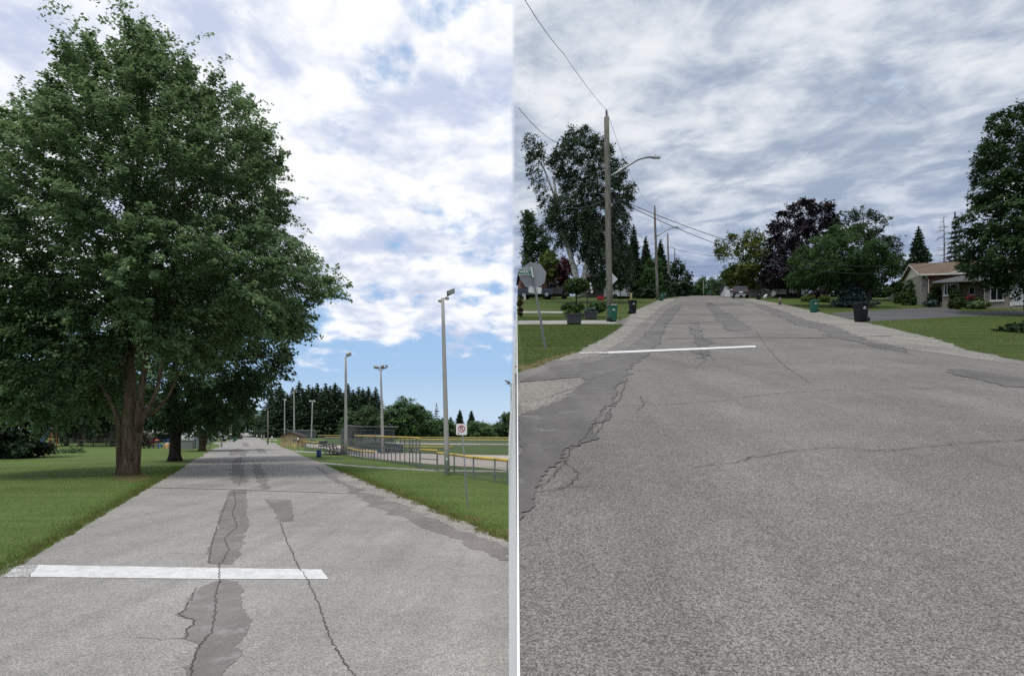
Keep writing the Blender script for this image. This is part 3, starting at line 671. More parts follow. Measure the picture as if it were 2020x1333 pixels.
def edge_sprays(t, poly, Yd, base, n, ln, rad, per, leaf, mat, D):
    # feathery shoots that stand out of the crown's edge
    p = np.asarray(poly, float); q = np.roll(p, -1, 0); l = np.linalg.norm(q - p, axis=1); pick = rng.choice(len(p), n, p=l / l.sum()); u = rng.random(n)[:, None]
    pt = p[pick] + (q[pick] - p[pick]) * u; d = (q - p)[pick]; nr = np.stack([d[:, 1], -d[:, 0]], 1); nr /= np.linalg.norm(nr, axis=1, keepdims=True) + 1e-9
    c = p.mean(0); tst = pt + nr * 4; nr[inpoly(tst, p)] *= -1; pt = pt - nr * 36
    k = Yd / F; C = np.stack([(pt[:, 0] - CX) * k, Yd + rng.normal(0, D, n), CH + (HZ - pt[:, 1]) * k], 1) - np.asarray(base)
    out = np.stack([nr[:, 0], rng.normal(0, .35, n), -nr[:, 1] + .25], 1); out /= np.linalg.norm(out, axis=1, keepdims=True)
    uu = rng.random((n, per)); L_ = ln * rng.uniform(.5, 1.35, n); P = C[:, None] + out[:, None] * ((uu - .25) * L_[:, None])[..., None] + rng.normal(0, 1, (n, per, 3)) * (rad * (1.1 - .8 * uu))[..., None]
    P[..., 2] -= .18 * uu ** 2 * L_[:, None]; P = P.reshape(-1, 3); o2 = np.repeat(out, per, 0)
    V = kites(P, np.array([0, -.2, .7]) + rng.normal(0, .45, P.shape) + o2 * .4, leaf * rng.uniform(.65, 1.2, len(P)), .8, o2 + rng.normal(0, .6, P.shape) + np.array([0, 0, -.4]))
    return quads_obj('shoots', V, mat, t)
def rough(poly, amt):
    # break a traced outline into uneven lobes
    out = []; n = len(poly); s0 = max(max(p[0] for p in poly) - min(p[0] for p in poly), max(p[1] for p in poly) - min(p[1] for p in poly)) * amt; c = np.mean(np.asarray(poly, float), 0)
    for i in range(n):
        a, b_ = np.array(poly[i], float), np.array(poly[(i + 1) % n], float)
        for f in (0, .5):
            p = a + (b_ - a) * f; d = p - c; d /= np.linalg.norm(d) + 1e-6; out.append(tuple(p + d * rng.normal(-.25 if f else .25, .8) * s0))
    return out
def Tr(name, label, base, Yd, D, poly, px_leaf, lai, mat, bark=None, trunk=None, group=None, cl=34, **kw):
    """px_leaf: leaf-clump size in photo pixels; lai: how many times the leaves cover the crown"""
    if kw.get('cat', 'tree') == 'tree': poly = rough(poly, .03)
    p = np.asarray(poly, float); A = abs(np.sum(p[:, 0] * np.roll(p[:, 1], -1) - p[:, 1] * np.roll(p[:, 0], -1))) / 2
    n = 2.7 * lai * A / (.42 * px_leaf ** 2); ncl = max(8, int(n / cl)); k = Yd / F
    kw.setdefault('ln', px_leaf * 5.5 * k); kw.setdefault('rad', px_leaf * 1.15 * k); kw.setdefault('r0', 1.6 * k); kw.setdefault('pull', .3)
    return tree(name, label, kw.pop('cat', 'tree'), base, Yd, D, poly, px_leaf * k, cl, ncl, mat, bark, trunk, group, **kw)
edge_sprays(big, [(x, y) for x, y in P_big if x > 0], YB, B, 380, 1.5, .13, 46, .14, lm_maple, 1.6)
B2 = L(346, 909)
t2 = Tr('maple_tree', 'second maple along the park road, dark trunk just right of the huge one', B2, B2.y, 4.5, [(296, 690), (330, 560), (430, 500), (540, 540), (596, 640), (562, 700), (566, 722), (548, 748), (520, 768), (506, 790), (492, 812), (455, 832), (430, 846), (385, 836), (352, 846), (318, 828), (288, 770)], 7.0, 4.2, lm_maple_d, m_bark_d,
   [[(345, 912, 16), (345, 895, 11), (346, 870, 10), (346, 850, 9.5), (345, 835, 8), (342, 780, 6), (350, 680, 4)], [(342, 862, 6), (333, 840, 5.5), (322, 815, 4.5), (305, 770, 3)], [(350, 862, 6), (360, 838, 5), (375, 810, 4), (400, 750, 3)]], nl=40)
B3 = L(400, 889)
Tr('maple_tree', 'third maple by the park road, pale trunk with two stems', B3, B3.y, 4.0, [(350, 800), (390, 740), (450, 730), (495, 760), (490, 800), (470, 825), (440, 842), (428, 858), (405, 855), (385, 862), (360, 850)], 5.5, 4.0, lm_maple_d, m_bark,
   [[(399, 891, 9), (399, 882, 6.5), (398, 865, 6), (393, 845, 4.5), (390, 800, 3)], [(402, 880, 4), (407, 860, 4), (410, 840, 3), (420, 800, 2)]], nl=20)
BL = LY(-70, 25.5)
Tr('maple_tree', 'paler leafy tree reaching in at the left edge of the lawn', BL, 25.5, 2.6, [(-110, 470), (-20, 452), (34, 462), (90, 495), (128, 560), (108, 618), (98, 690), (60, 704), (20, 690), (-60, 740), (-120, 650)], 8.5, 3.2, lm_pale, m_bark_d, [[(-70, 955, 14), (-70, 850, 11), (-66, 700, 8), (-60, 560, 4)]], nl=20)
BD = L(36, 903)
Tr('evergreen_bush', 'tall black-green bush under the trees at the left edge', BD, BD.y, 2.6, [(-70, 690), (30, 700), (70, 740), (86, 800), (84, 860), (88, 893), (70, 902), (20, 912), (-70, 912)], 7, 5.0, lm_dark, m_bark_d, [[(30, 910, 6), (30, 840, 5), (25, 760, 3)]], cat='bush')
for i, (a, b, y) in enumerate(((118, 160, 893), (92, 108, 895))):
    q = L((a + b) / 2, y); Tr('low_shrub', ['low mounded shrub on the lawn in the maple shade', 'small shrub tuft at the foot of the dark bush'][i], q, q.y, .6, [(a - 6, y), (a, y - 7), ((a + b) / 2, y - 11), (b, y - 8), (b + 6, y)], 3.4, 4, lm_mid, cat='shrub')
# ------------------------------------------------------------------ trees along and beyond the park
def conifer_mesh(name, H, Rm_, mat, whorls=26, per=9, n=2600, q=.55, droop=.28, bare=.06, seed=0, asp=.34):
    r = np.random.default_rng(seed)
    h = bare + (1 - bare) * (1 - np.sqrt(r.random(n)))
    lv = np.round(h * whorls) / whorls; ang = np.round(r.random(n) * per) / per * 6.283 + np.sin(lv * 77.7) * 3 + r.normal(0, .12, n)
    side = .72 + .28 * np.sin(ang * 2 + lv * 31) * np.sin(ang + lv * 53 + seed)
    rad = Rm_ * (1 - h) ** .95 * side + .02 * H * (1 - h); u = np.sqrt(r.random(n)); x = rad * u
    z = lv * H - droop * x + .12 * x * u * u + r.normal(0, .005 * H, n)
    C = np.stack([np.cos(ang) * x, np.sin(ang) * x, z], 1)
    out = np.stack([np.cos(ang), np.sin(ang), np.full(n, -.35)], 1) + r.normal(0, .35, (n, 3))
    nr = np.array([0, 0, 1.0]) + r.normal(0, .45, (n, 3))
    top = np.stack([r.normal(0, .003 * H, 60), r.normal(0, .003 * H, 60), H * (1 - .06 * r.random(60))], 1)
    V = kites(np.concatenate([C, top]), np.concatenate([nr, r.normal(0, 1, (60, 3)) * [1, 1, .1]]), np.concatenate([q * r.uniform(.7, 1.3, n), np.full(60, q * .45)]), asp, np.concatenate([out, np.tile([0, 0, 1.0], (60, 1))]))
    return V
def conifer(name, label, base, H, Rr, mat, group=None, cat='tree', **kw):
    t = thing(name, label, cat, base, 0, group); quads_obj('crown', conifer_mesh(name, H, Rr, mat, **kw), mat, t)
    mb = MB(); mb.tube([(0, 0, -.2), (0, 0, H * .5), (0, 0, H * .98)], [H * .014, H * .009, H * .002], 7); mb.build('trunk', m_bark_d, t, smooth=True); return t
def clone(root, loc, rz=0.0, sc=None, label=None):
    r = root.copy(); COL.objects.link(r); r.location = loc; r.rotation_euler = (0, 0, rz); SH[r.name] = SH.get(root.name, (0, 0))
    if sc: r.scale = sc
    if label: r['label'] = label
    for ch in list(root.children):
        c = ch.copy(); COL.objects.link(c); c.parent = r
        for gch in list(ch.children):
            d = gch.copy(); COL.objects.link(d); d.parent = c
    return r
YF = 190.0
def top_h(py, Yd): return CH + (HZ - py) / F * Yd
protos = []
rowx = [(553, 758), (535, 778), (566, 776), (578, 764), (590, 752), (598, 768), (609, 760), (617, 764), (626, 757), (634, 766), (643, 758), (652, 762), (661, 756), (671, 766), (686, 757), (697, 770), (708, 764), (716, 767), (727, 764), (741, 764), (545, 792), (604, 775), (640, 778), (680, 782)]
for i, (px, py) in enumerate(rowx):
    Yd = YF + ((i * 37) % 23) - 8 + (18 if i > 19 else 0); H = top_h(py, Yd); loc = LY(px, Yd)
    if i < 5: protos.append((conifer('conifer', 'tall dark conifer standing in the long row behind the ball diamond', loc, H, 8.0 + .8 * (i % 3), lm_con, 'conifers behind the ball diamond', n=7000, q=1.15, seed=i, bare=.04), H))
    else:
        p, h0 = protos[i % 5]; s_ = H / h0; clone(p, loc, i * 1.3, (1.0 * s_ ** .5, 1.0 * s_ ** .5, s_))
cg = 'small conifers at the right end of the tree line'
for i, (px, py, w_) in enumerate(((907, 808, 17), (930, 811, 20), (889, 823, 12))):
    Yd = 200; conifer('conifer', ['small pointed conifer left of the no parking sign', 'dense conifer right behind the no parking sign', 'conifer mostly hidden behind the tallest floodlight pole'][i], LY(px, Yd), top_h(py, Yd), w_ / F * Yd * .95, lm_con, None, n=3200, q=1.1, seed=20 + i)
conifer('thin_spruce', 'thin half-bare spruce sticking up left of the tallest floodlight pole', LY(861, 190), top_h(796, 190), 2.2, lm_con, None, n=520, q=.9, seed=31, whorls=14, per=6)
def far_l(px0, px1, tops, y0, Yd, label, mat=None, leaf=3.8, lai=6.5, D=5):
    bx = (px0 + px1) / 2; b = LY(bx, Yd); yb = 850 + F * CH / Yd
    poly = [(px0, yb - 4)] + [(px0 - 2, (tops[0][1] + yb) / 2)] + list(tops) + [(px1 + 2, (tops[-1][1] + yb) / 2), (px1, yb - 4), (bx, yb)]
    return Tr('deciduous_tree', label, b, Yd, D, poly, leaf, lai, mat or lm_mid, m_bark_d, [[(bx, 863, 2.4), (bx, 850, 1.8), (bx, (min(q[1] for q in tops) + 860) / 2, 1.2)]], nl=5, r0=.7 * Yd / F)
far_l(752, 822, [(752, 818), (764, 802), (778, 792), (795, 779), (812, 784), (822, 798)], 0, 165, 'broad green tree left of centre behind the backstop')
far_l(806, 862, [(808, 800), (818, 786), (830, 800), (846, 812), (860, 822)], 0, 172, 'rounded green tree sloping down to the thin spruce')
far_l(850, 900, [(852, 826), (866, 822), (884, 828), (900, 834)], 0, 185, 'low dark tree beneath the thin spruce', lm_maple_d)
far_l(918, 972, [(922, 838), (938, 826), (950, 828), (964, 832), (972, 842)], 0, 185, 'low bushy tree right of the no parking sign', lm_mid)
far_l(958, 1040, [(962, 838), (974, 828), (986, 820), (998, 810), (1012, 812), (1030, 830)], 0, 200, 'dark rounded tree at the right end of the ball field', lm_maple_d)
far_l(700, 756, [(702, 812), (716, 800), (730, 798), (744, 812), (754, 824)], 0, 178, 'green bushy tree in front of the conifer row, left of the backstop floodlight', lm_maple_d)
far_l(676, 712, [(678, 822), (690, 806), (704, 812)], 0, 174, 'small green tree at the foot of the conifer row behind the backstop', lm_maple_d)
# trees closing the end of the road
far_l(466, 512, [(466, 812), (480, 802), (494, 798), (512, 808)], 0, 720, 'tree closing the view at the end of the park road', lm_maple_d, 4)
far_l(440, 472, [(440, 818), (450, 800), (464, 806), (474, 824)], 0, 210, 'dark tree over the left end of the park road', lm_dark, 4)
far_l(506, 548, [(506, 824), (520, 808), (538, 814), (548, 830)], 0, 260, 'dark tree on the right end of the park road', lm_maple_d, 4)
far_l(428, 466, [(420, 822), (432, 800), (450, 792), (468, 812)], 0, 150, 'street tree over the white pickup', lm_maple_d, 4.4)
# the wood behind the playground: trunks one can tell apart under a dark canopy
woods = [(121, 872, 3.2), (131, 879, 3), (148, 872, 4), (159, 879, 4.2), (177, 872, 3), (192, 873, 3), (201, 873, 3), (222, 880, 3), (228, 873, 3.2), (111, 872, 2.6), (306, 872, 2.2)]
wp = None
for i, (px, yb, r) in enumerate(woods):
    Yd = F * CH / (yb - HZ); Yd = min(Yd, 108); b = LY(px, Yd)
    if wp is None:
        wp = Tr('woodland_tree', 'tree with a bare straight trunk in the wood behind the rail fence', b, Yd, 4, [(px - 46, 800), (px - 20, 740), (px + 26, 740), (px + 46, 800), (px + 40, 832), (px + 10, 842), (px - 12, 836), (px - 38, 834)], 6.5, 3.2, lm_dark, m_bark_g, [[(px, 874, 3.6), (px, 850, 3), (px, 820, 2.6), (px, 780, 2)]], 'bare trunked trees behind the playground', nl=8)
    else: clone(wp, b, i * 1.9, (1, 1, .9 + .2 * ((i * 7) % 5) / 5))
for i, (x0, x1, yt) in enumerate(((60, 130, 826), (120, 200, 832), (186, 262, 828), (258, 330, 826), (320, 400, 832))):
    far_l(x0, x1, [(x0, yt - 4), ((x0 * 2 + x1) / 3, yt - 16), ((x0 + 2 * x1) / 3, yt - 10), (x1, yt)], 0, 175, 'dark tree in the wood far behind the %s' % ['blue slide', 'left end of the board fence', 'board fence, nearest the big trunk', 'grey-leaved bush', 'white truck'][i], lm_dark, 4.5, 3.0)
q = L(284, 884); Tr('grey_bush', 'grey-green airy bush right of the huge trunk', q, q.y, .9, [(272, 884), (268, 862), (280, 848), (300, 850), (306, 864), (298, 880)], 3.0, 2.4, leafmat('grey_leaf', (.05, .045, .035), (.085, .08, .06), (.12, .12, .085), .2), m_bark_d, [[(284, 885, 1.5), (284, 870, 1)]], cat='bush')

# ------------------------------------------------------------------ trees along the street
def bR(px, Yd): return RY(px, Yd)
b = bR(1144, 66)
t = Tr('birch_tree', 'tall leaning white-barked birch left of the wooden lamp pole', b, 66, 3.6, [(1096, 268), (1112, 252), (1140, 262), (1150, 247), (1182, 262), (1214, 300), (1224, 330), (1238, 334), (1228, 352), (1246, 366), (1250, 392), (1246, 430), (1234, 470), (1252, 520), (1244, 552), (1200, 562), (1168, 548), (1154, 510), (1132, 484), (1106, 474), (1076, 440), (1088, 400), (1106, 370), (1086, 322)], 3.4, 3.3, lm_birch, m_birch,
   [[(1143, 586, 9), (1140, 570, 6.5), (1136, 545, 6), (1127, 510, 5), (1116, 475, 4.3), (1104, 430, 3.6), (1098, 395, 3), (1092, 350, 2)], [(1146, 584, 8), (1149, 560, 6.5), (1156, 530, 5.5), (1164, 490, 4.5), (1170, 420, 3), (1172, 340, 1.5)], [(1099, 400, 2.4), (1088, 372, 2), (1074, 335, 1.6), (1056, 305, 1.1), (1040, 285, .7)], [(1166, 480, 3), (1196, 430, 2), (1220, 390, 1)]],
   extra=[([(1034, 264), (1046, 258), (1074, 282), (1086, 312), (1062, 322), (1078, 372), (1098, 404), (1090, 470), (1072, 470), (1064, 400), (1044, 340), (1034, 330)], 150, 1.6, 0)], nl=5, droop=.8, up=-.1, pull=.12)
Tr('garden_tree', 'dark tree rising at the left edge above the house roof', bR(1048, 84), 84, 3, [(1032, 412), (1040, 406), (1052, 412), (1062, 442), (1088, 470), (1096, 520), (1082, 546), (1040, 534), (1032, 540)], 4.2, 3.8, lm_street, m_bark_d, [[(1040, 592, 5), (1040, 540, 4), (1036, 480, 2.5)]])
Tr('garden_tree', 'small bright green tree over the parked pickups', bR(1078, 80), 80, 2, [(1060, 520), (1070, 496), (1084, 488), (1098, 506), (1104, 530), (1092, 552), (1070, 548)], 4.2, 3.8, lm_lime, m_bark_d, [[(1080, 590, 2.5), (1080, 545, 2)]])
Tr('garden_tree', 'dark red-leaved tree behind the birch trunk', bR(1108, 79), 79, 2, [(1092, 552), (1096, 520), (1112, 500), (1130, 512), (1136, 540), (1128, 562), (1102, 562)], 4.2, 4.0, lm_red, m_bark_d, [[(1112, 588, 2.5), (1112, 550, 2)]])
for i, (px, py, w_, Yd, lb) in enumerate(((1250, 444, 30, 92, 'dark conifer half hidden at the right side of the birch'), (1274, 468, 26, 96, 'pointed dark conifer between the birch and the second pole'), (1303, 473, 30, 100, 'dark conifer just right of the second pole'), (1222, 470, 34, 88, 'conifer behind the wooden lamp pole'))):
    b = bR(px, Yd); conifer('garden_conifer', lb, b, at(px, py, Yd).z - b.z, w_ / F * Yd * 1.05, lm_con, None, n=6000, q=.62, seed=40 + i, bare=.02)
Tr('garden_tree', 'rounded green tree left of the second pole', bR(1280, 90), 90, 3, [(1262, 582), (1260, 545), (1268, 516), (1285, 508), (1304, 516), (1310, 550), (1306, 580), (1284, 588)], 4.4, 4.0, lm_green, m_bark_d, [[(1284, 590, 3), (1284, 560, 2)]])
Tr('garden_tree', 'dark dense tree behind the third pole at the kerb', bR(1336, 112), 112, 3.5, [(1306, 584), (1308, 540), (1318, 512), (1336, 508), (1350, 526), (1358, 545), (1364, 568), (1360, 586), (1334, 588)], 4.4, 4.2, lm_dark, m_bark_d, [[(1336, 590, 3), (1336, 560, 2)]])
Tr('garden_shrub', 'low dark shrub at the foot of the rounded green tree', bR(1268, 84), 84, 1.2, [(1252, 588), (1258, 566), (1274, 558), (1292, 566), (1298, 588)], 3.6, 4.0, lm_dark, None, None, cat='shrub')
# the dip beyond the crest
for i, (pl, lb, mt) in enumerate((([(1362, 590), (1366, 562), (1376, 548), (1388, 543), (1398, 552), (1406, 590)], 'mid green tree at the far end of the street', lm_green), ([(1396, 590), (1398, 552), (1408, 540), (1418, 545), (1424, 590)], 'grey-green tree at the far end of the street, right of the lone post', lm_birch), ([(1410, 590), (1412, 545), (1422, 530), (1440, 527), (1456, 540), (1460, 590)], 'dark tree at the far end of the street behind the white house', lm_dark))):
    bx = sum(p[0] for p in pl) / len(pl); Tr('far_tree', lb, bR(bx, 150 + 8 * i), 150 + 8 * i, 4, pl, 4.0, 4, mt, m_bark_d, [[(bx, 592, 2), (bx, 560, 1.5)]], nl=8)
# right of the street
b = bR(1470, 98)
Tr('street_tree', 'yellow-green tree in front of the white house by the parked car', b, 98, 4.5, [(1412, 478), (1426, 458), (1440, 470), (1454, 456), (1480, 455), (1506, 462), (1524, 474), (1530, 530), (1520, 562), (1500, 574), (1478, 566), (1460, 574), (1440, 556), (1424, 548), (1428, 524), (1414, 508), (1424, 494)], 4.2, 3.2, lm_lime, m_bark_d, [[(1462, 590, 3), (1462, 565, 2.6), (1466, 530, 2)], [(1488, 590, 3), (1488, 565, 2.5), (1482, 530, 2)]], nl=16)
b = bR(1574, 86)
Tr('purple_maple', 'large dark purple maple standing over the white trailer', b, 86, 5.5, [(1530, 420), (1546, 400), (1570, 402), (1598, 396), (1626, 408), (1644, 436), (1646, 480), (1640, 536), (1620, 562), (1590, 560), (1560, 562), (1530, 560), (1514, 556), (1502, 548), (1514, 520), (1520, 478), (1522, 445)], 4.2, 4.4, lm_plum, m_bark_d, [[(1576, 597, 5), (1576, 570, 4), (1576, 520, 3)], [(1552, 596, 3), (1555, 565, 2.4), (1562, 530, 2)]], nl=20)
b = bR(1694, 58)
Tr('green_maple', 'spreading green tree with several dark stems over the blue spruce', b, 58, 4.2, [(1566, 548), (1564, 528), (1580, 496), (1592, 470), (1612, 464), (1630, 448), (1650, 458), (1672, 452), (1690, 470), (1716, 486), (1730, 502), (1750, 520), (1752, 550), (1738, 566), (1700, 564), (1660, 568), (1630, 564), (1596, 566), (1572, 560)], 4.2, 4.2, lm_green, m_bark_d,
   [[(1692, 609, 7), (1692, 592, 5), (1694, 570, 4.5), (1690, 530, 3)], [(1680, 608, 5), (1676, 588, 4), (1668, 560, 3.5), (1650, 520, 2)], [(1700, 607, 4), (1706, 590, 3.5), (1716, 560, 3), (1725, 530, 2)]], nl=26)
b = bR(1712, 74)
Tr('grey_green_tree', 'taller grey-green tree rising behind the spreading green tree', b, 74, 4.5, [(1652, 440), (1664, 412), (1680, 418), (1698, 410), (1716, 424), (1742, 446), (1736, 462), (1758, 474), (1770, 492), (1772, 512), (1764, 540), (1740, 570), (1700, 560), (1650, 520), (1640, 480)], 4.0, 3.0, lm_birch, m_bark_d, [[(1716, 604, 4), (1716, 560, 3), (1706, 480, 2)]], nl=24)
b = bR(1680, 56.5); H = at(1680, 558, 56.5).z - b.z
conifer('blue_spruce', 'low wide blue spruce spreading under the green tree', b, H + .2, 2.5, lm_blue, None, n=5200, q=.26, seed=60, whorls=11, per=13, droop=.12, bare=.03, asp=.45)
b = bR(1812, 84); conifer('garden_conifer', 'full dark conifer behind the house with the stone gable', b, at(1812, 448, 84).z - b.z, 3.7, lm_con, None, n=7000, q=.6, seed=61)
b = bR(1884, 88); conifer('garden_conifer', 'sparse tall conifer just left of the big maple at the right edge', b, at(1884, 420, 88).z - b.z, 2.6, lm_con, None, n=2600, q=.55, seed=62, whorls=18, per=7)
b = bR(1862, 86); t = thing('dead_spruce', 'bare grey dead spruce behind the house roofs', 'tree', b); mb = MB(); H = at(1862, 424, 86).z - b.z
mb.tube([(0, 0, 0), (.05, 0, H * .6), (0, 0, H)], [.14, .09, .02], 6); r6 = random.Random(6)
for i in range(64):
    h = H * r6.uniform(.35, .98); a = r6.uniform(0, 6.28); l = (1 - h / H) * 3.0 + .35; mb.tube([(0, 0, h), (math.cos(a) * l * .6, math.sin(a) * l * .6, h + .05 * l), (math.cos(a) * l, math.sin(a) * l, h - .18 * l)], [.03, .02, .008], 4)
mb.build('trunk', barkmat('dead_wood', (.13, .12, .115), (.22, .21, .20), 5), t)
b = bR(1765, 96); Tr('garden_tree', 'small dark tree behind the chimney', b, 96, 2, [(1768, 540), (1772, 522), (1784, 512), (1792, 522), (1796, 540)], 4, 4, lm_dark, None, None)
b = bR(2020, 44)
Tr('maple_tree', 'dense dark maple filling the right edge in front of the grey house', b, 44, 4.4, [(2110, 195), (2020, 198), (2009, 212), (1994, 206), (1969, 228), (1972, 248), (1954, 262), (1946, 290), (1932, 278), (1938, 310), (1954, 330), (1942, 350), (1924, 372), (1934, 390), (1924, 412), (1918, 440), (1922, 462), (1910, 490), (1916, 510), (1930, 524), (1944, 540), (1964, 556), (1999, 556), (2010, 566), (2050, 580), (2130, 560), (2170, 400)], 5.6, 4.6, lm_street, m_bark_d, [[(2030, 610, 9), (2030, 560, 7.5), (2030, 480, 6), (2028, 360, 4)]], nl=40)
lm_cedar = leafmat('cedar_leaf', (.022, .046, .012), (.040, .074, .018), (.062, .100, .026), .1, 1.0)
def bush(label, px0, px1, yt, Yd, mat, leaf=3.2, D=None, cat='bush', name='garden_bush', lai=4.6, group=None, yb=None, shape='round'):
    cx = (px0 + px1) / 2; b = bR(cx, Yd); yb_ = yb if yb else HZ - (b.z - CH) * F / Yd; h = yb_ - yt; w_ = (px1 - px0) / 2
    if shape == 'cone': pl = [(cx - w_, yb_), (cx - w_ * .98, yb_ - h * .3), (cx - w_ * .7, yb_ - h * .65), (cx - w_ * .3, yb_ - h * .92), (cx, yt), (cx + w_ * .3, yb_ - h * .92), (cx + w_ * .7, yb_ - h * .65), (cx + w_ * .98, yb_ - h * .3), (cx + w_, yb_)]
    else: pl = [(cx + w_ * math.cos(a) * (1 if math.sin(a) > 0 else .92), yb_ - h * .42 - h * (.58 if math.sin(a) > 0 else .42) * math.sin(a)) for a in [i * .3927 for i in range(16)]]
    return Tr(name, label, b, Yd, D or (w_ / F * Yd * .95), pl, leaf, lai, mat, None, None, group, cat=cat, cl=10, ln=leaf * 1.6 * Yd / F, rad=leaf * .7 * Yd / F, droop=.05)
bush('clipped round ball shrub left of the pointed cedars', 1744, 1762, 563, 66, lm_green, 2.6, yb=584)
bush('clipped pointed cedar beside the stone gable, the left one of the two', 1764, 1784, 551, 65, lm_green, 2.4, D=.5, shape='cone')
bush('clipped pointed cedar beside the stone gable, the right and larger one', 1781, 1806, 550, 61, lm_cedar, 2.4, D=.6, shape='cone')
bush('large brownish globe bush in front of the brick wall', 1831, 1860, 570, 58, lm_green, 2.8, yb=600)
bush('upright leafy bush by the first window of the grey house', 1872, 1893, 563, 56.4, lm_bush, 2.8, yb=590)
bush('low clipped bush in front of the grey house', 1871, 1904, 587, 53.5, lm_bush, 2.8)
bush('low hosta clump along the grey house wall', 1902, 1955, 594, 53.5, leafmat('hosta', (.05, .085, .03), (.08, .12, .05), (.12, .16, .08), .2), 3, D=.6)
bush('small round bush beside the bird bath', 1913, 1940, 587, 54.8, lm_bush, 2.8)
bush('low blue-green ground shrub at the corner of the house', 1824, 1846, 591, 57, lm_blue, 2.6, D=.6)
bush('dark spreading bush on the lawn at the right edge', 1978, 2060, 636, 26.5, lm_dark, 5, D=.9)
bush('yellow-green bush left of the green bin on the far lawn', 1580, 1608, 581, 70, lm_lime, 2.8)
bush('yellow-green bush between the plum shrub and the blue spruce', 1614, 1638, 581, 69, lm_lime, 2.8)
bush('plum coloured shrub behind the yellow-green bushes', 1596, 1634, 570, 73, lm_plum, 2.8)
bush('wide clump of leafy plants around the lantern post', 1104, 1158, 598, 46, lm_green, 3.0, D=.9, yb=613)
bush('low leafy plants behind the two planters', 1160, 1198, 596, 42, lm_green, 3.2, D=.7, yb=616)
bush('reddish brown bush at the left edge of the lawn', 1021, 1031, 584, 42, leafmat('brown_leaf', (.03, .022, .014), (.05, .036, .022), (.08, .06, .035), .15), 3.2, yb=624)
bush('round clipped bush in front of the house door', 1172, 1191, 557, 79, lm_bush, 2.6, yb=572)

bush('dark hedge behind the plum shrub under the trees on the right', 1590, 1668, 562, 100, lm_dark, 3.4, D=1.5, cat='hedge', yb=592)
bush('dark hedge behind the blue spruce, left of the stone house', 1690, 1756, 556, 94, lm_dark, 3.4, D=1.5, cat='hedge', yb=592)


bush('dark hedge filling the gap at the far left end of the street', 1340, 1384, 562, 150, lm_dark, 3.4, D=1.5, cat='hedge', yb=592)
# ------------------------------------------------------------------ materials of made things
m_conc = plain('pole_concrete', (0.36, 0.355, 0.335), .85, var=.12, scale=4, bump=.2, bscale=60)
m_galv = plain('galvanised', (0.30, 0.32, 0.33), .45, .6, .5, .12)
m_dgalv = plain('dull_steel', (0.20, 0.21, 0.215), .5, .5, .4, .15)
m_dark = plain('dark_grey_metal', (0.055, 0.058, 0.06), .5, .2, .4)
m_white = plain('white_paint', (0.74, 0.74, 0.73), .45, var=.04)
m_black = plain('black_plastic', (0.012, 0.012, 0.013), .45, var=.2)
m_yel = plain('yellow_cap', (0.60, 0.43, 0.09), .5, var=.1)
m_wood = barkmat('pole_wood', (0.125, 0.118, 0.098), (0.225, 0.215, 0.18), 12)
m_railw = barkmat('rail_wood', (0.13, 0.11, 0.085), (0.22, 0.19, 0.15), 12)
m_board = plain('weathered_board', (0.20, 0.19, 0.18), .9, var=.2, scale=6, stretch=(1, 1, .2))
m_bgreen = plain('bin_green', (0.008, 0.085, 0.048), .4, var=.08)
m_bblack = plain('bin_black', (0.008, 0.008, 0.010), .6, spec=.2, var=.1)
m_blue = plain('blue_plastic', (0.03, 0.12, 0.42), .4, var=.1)
m_dblue = plain('blue_barrel', (0.025, 0.075, 0.20), .5, var=.2)
m_orange = plain('orange_plastic', (0.55, 0.17, 0.03), .5)
m_purple = plain('purple_plastic', (0.10, 0.03, 0.14), .5)
m_red = plain('red_paint', (0.36, 0.02, 0.03), .5)
m_tan = plain('tan_plastic', (0.62, 0.40, 0.22), .5)
m_tyre = plain('tyre_rubber', (0.014, 0.014, 0.014), .85)
m_rim = plain('wheel_rim', (0.42, 0.43, 0.44), .35, .7)
m_glass = plain('dark_glass', (0.012, 0.015, 0.018), .08, 0, .7, .05)
m_tail = plain('tail_lamp', (0.30, 0.012, 0.012), .25)
m_chain = chainmat('chain_link', (0.20, 0.23, 0.24))
m_chain_d = chainmat('dense_chain_link', (0.12, 0.14, 0.16), .22)
m_chain_b = chainmat('blue_grey_chain_link', (0.27, 0.31, 0.36), .42)
m_windscreen = chainmat('backstop_mesh', (0.055, 0.062, 0.078), .42, .05)
m_block = brickmat('beige_block', (0.50, 0.385, 0.21), (0.56, 0.43, 0.25), (0.44, 0.35, 0.22), .4, .2, .012)
m_shing_b = brickmat('brown_shingle', (0.16, 0.115, 0.082), (0.215, 0.155, 0.11), (0.11, 0.08, 0.058), .35, .16, .02, 'XY')
m_shing_d = brickmat('dark_shingle', (0.075, 0.06, 0.055), (0.10, 0.08, 0.072), (0.05, 0.04, 0.038), .35, .16, .02, 'XY')
m_shing_g = brickmat('grey_shingle', (0.105, 0.11, 0.115), (0.14, 0.145, 0.15), (0.075, 0.078, 0.082), .35, .16, .02, 'XY')
m_stone = brickmat('pale_stone', (0.34, 0.32, 0.28), (0.46, 0.43, 0.37), (0.27, 0.26, 0.23), .42, .16, .02, 'YZ')
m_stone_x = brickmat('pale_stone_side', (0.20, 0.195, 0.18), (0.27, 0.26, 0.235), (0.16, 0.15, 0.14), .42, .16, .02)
m_brick = brickmat('red_brown_brick', (0.15, 0.058, 0.045), (0.185, 0.072, 0.055), (0.165, 0.105, 0.085))
m_beige = brickmat('beige_brick', (0.33, 0.285, 0.245), (0.38, 0.33, 0.285), (0.31, 0.275, 0.24))
m_cream = plain('cream_siding', (0.66, 0.63, 0.53), .7, var=.05)
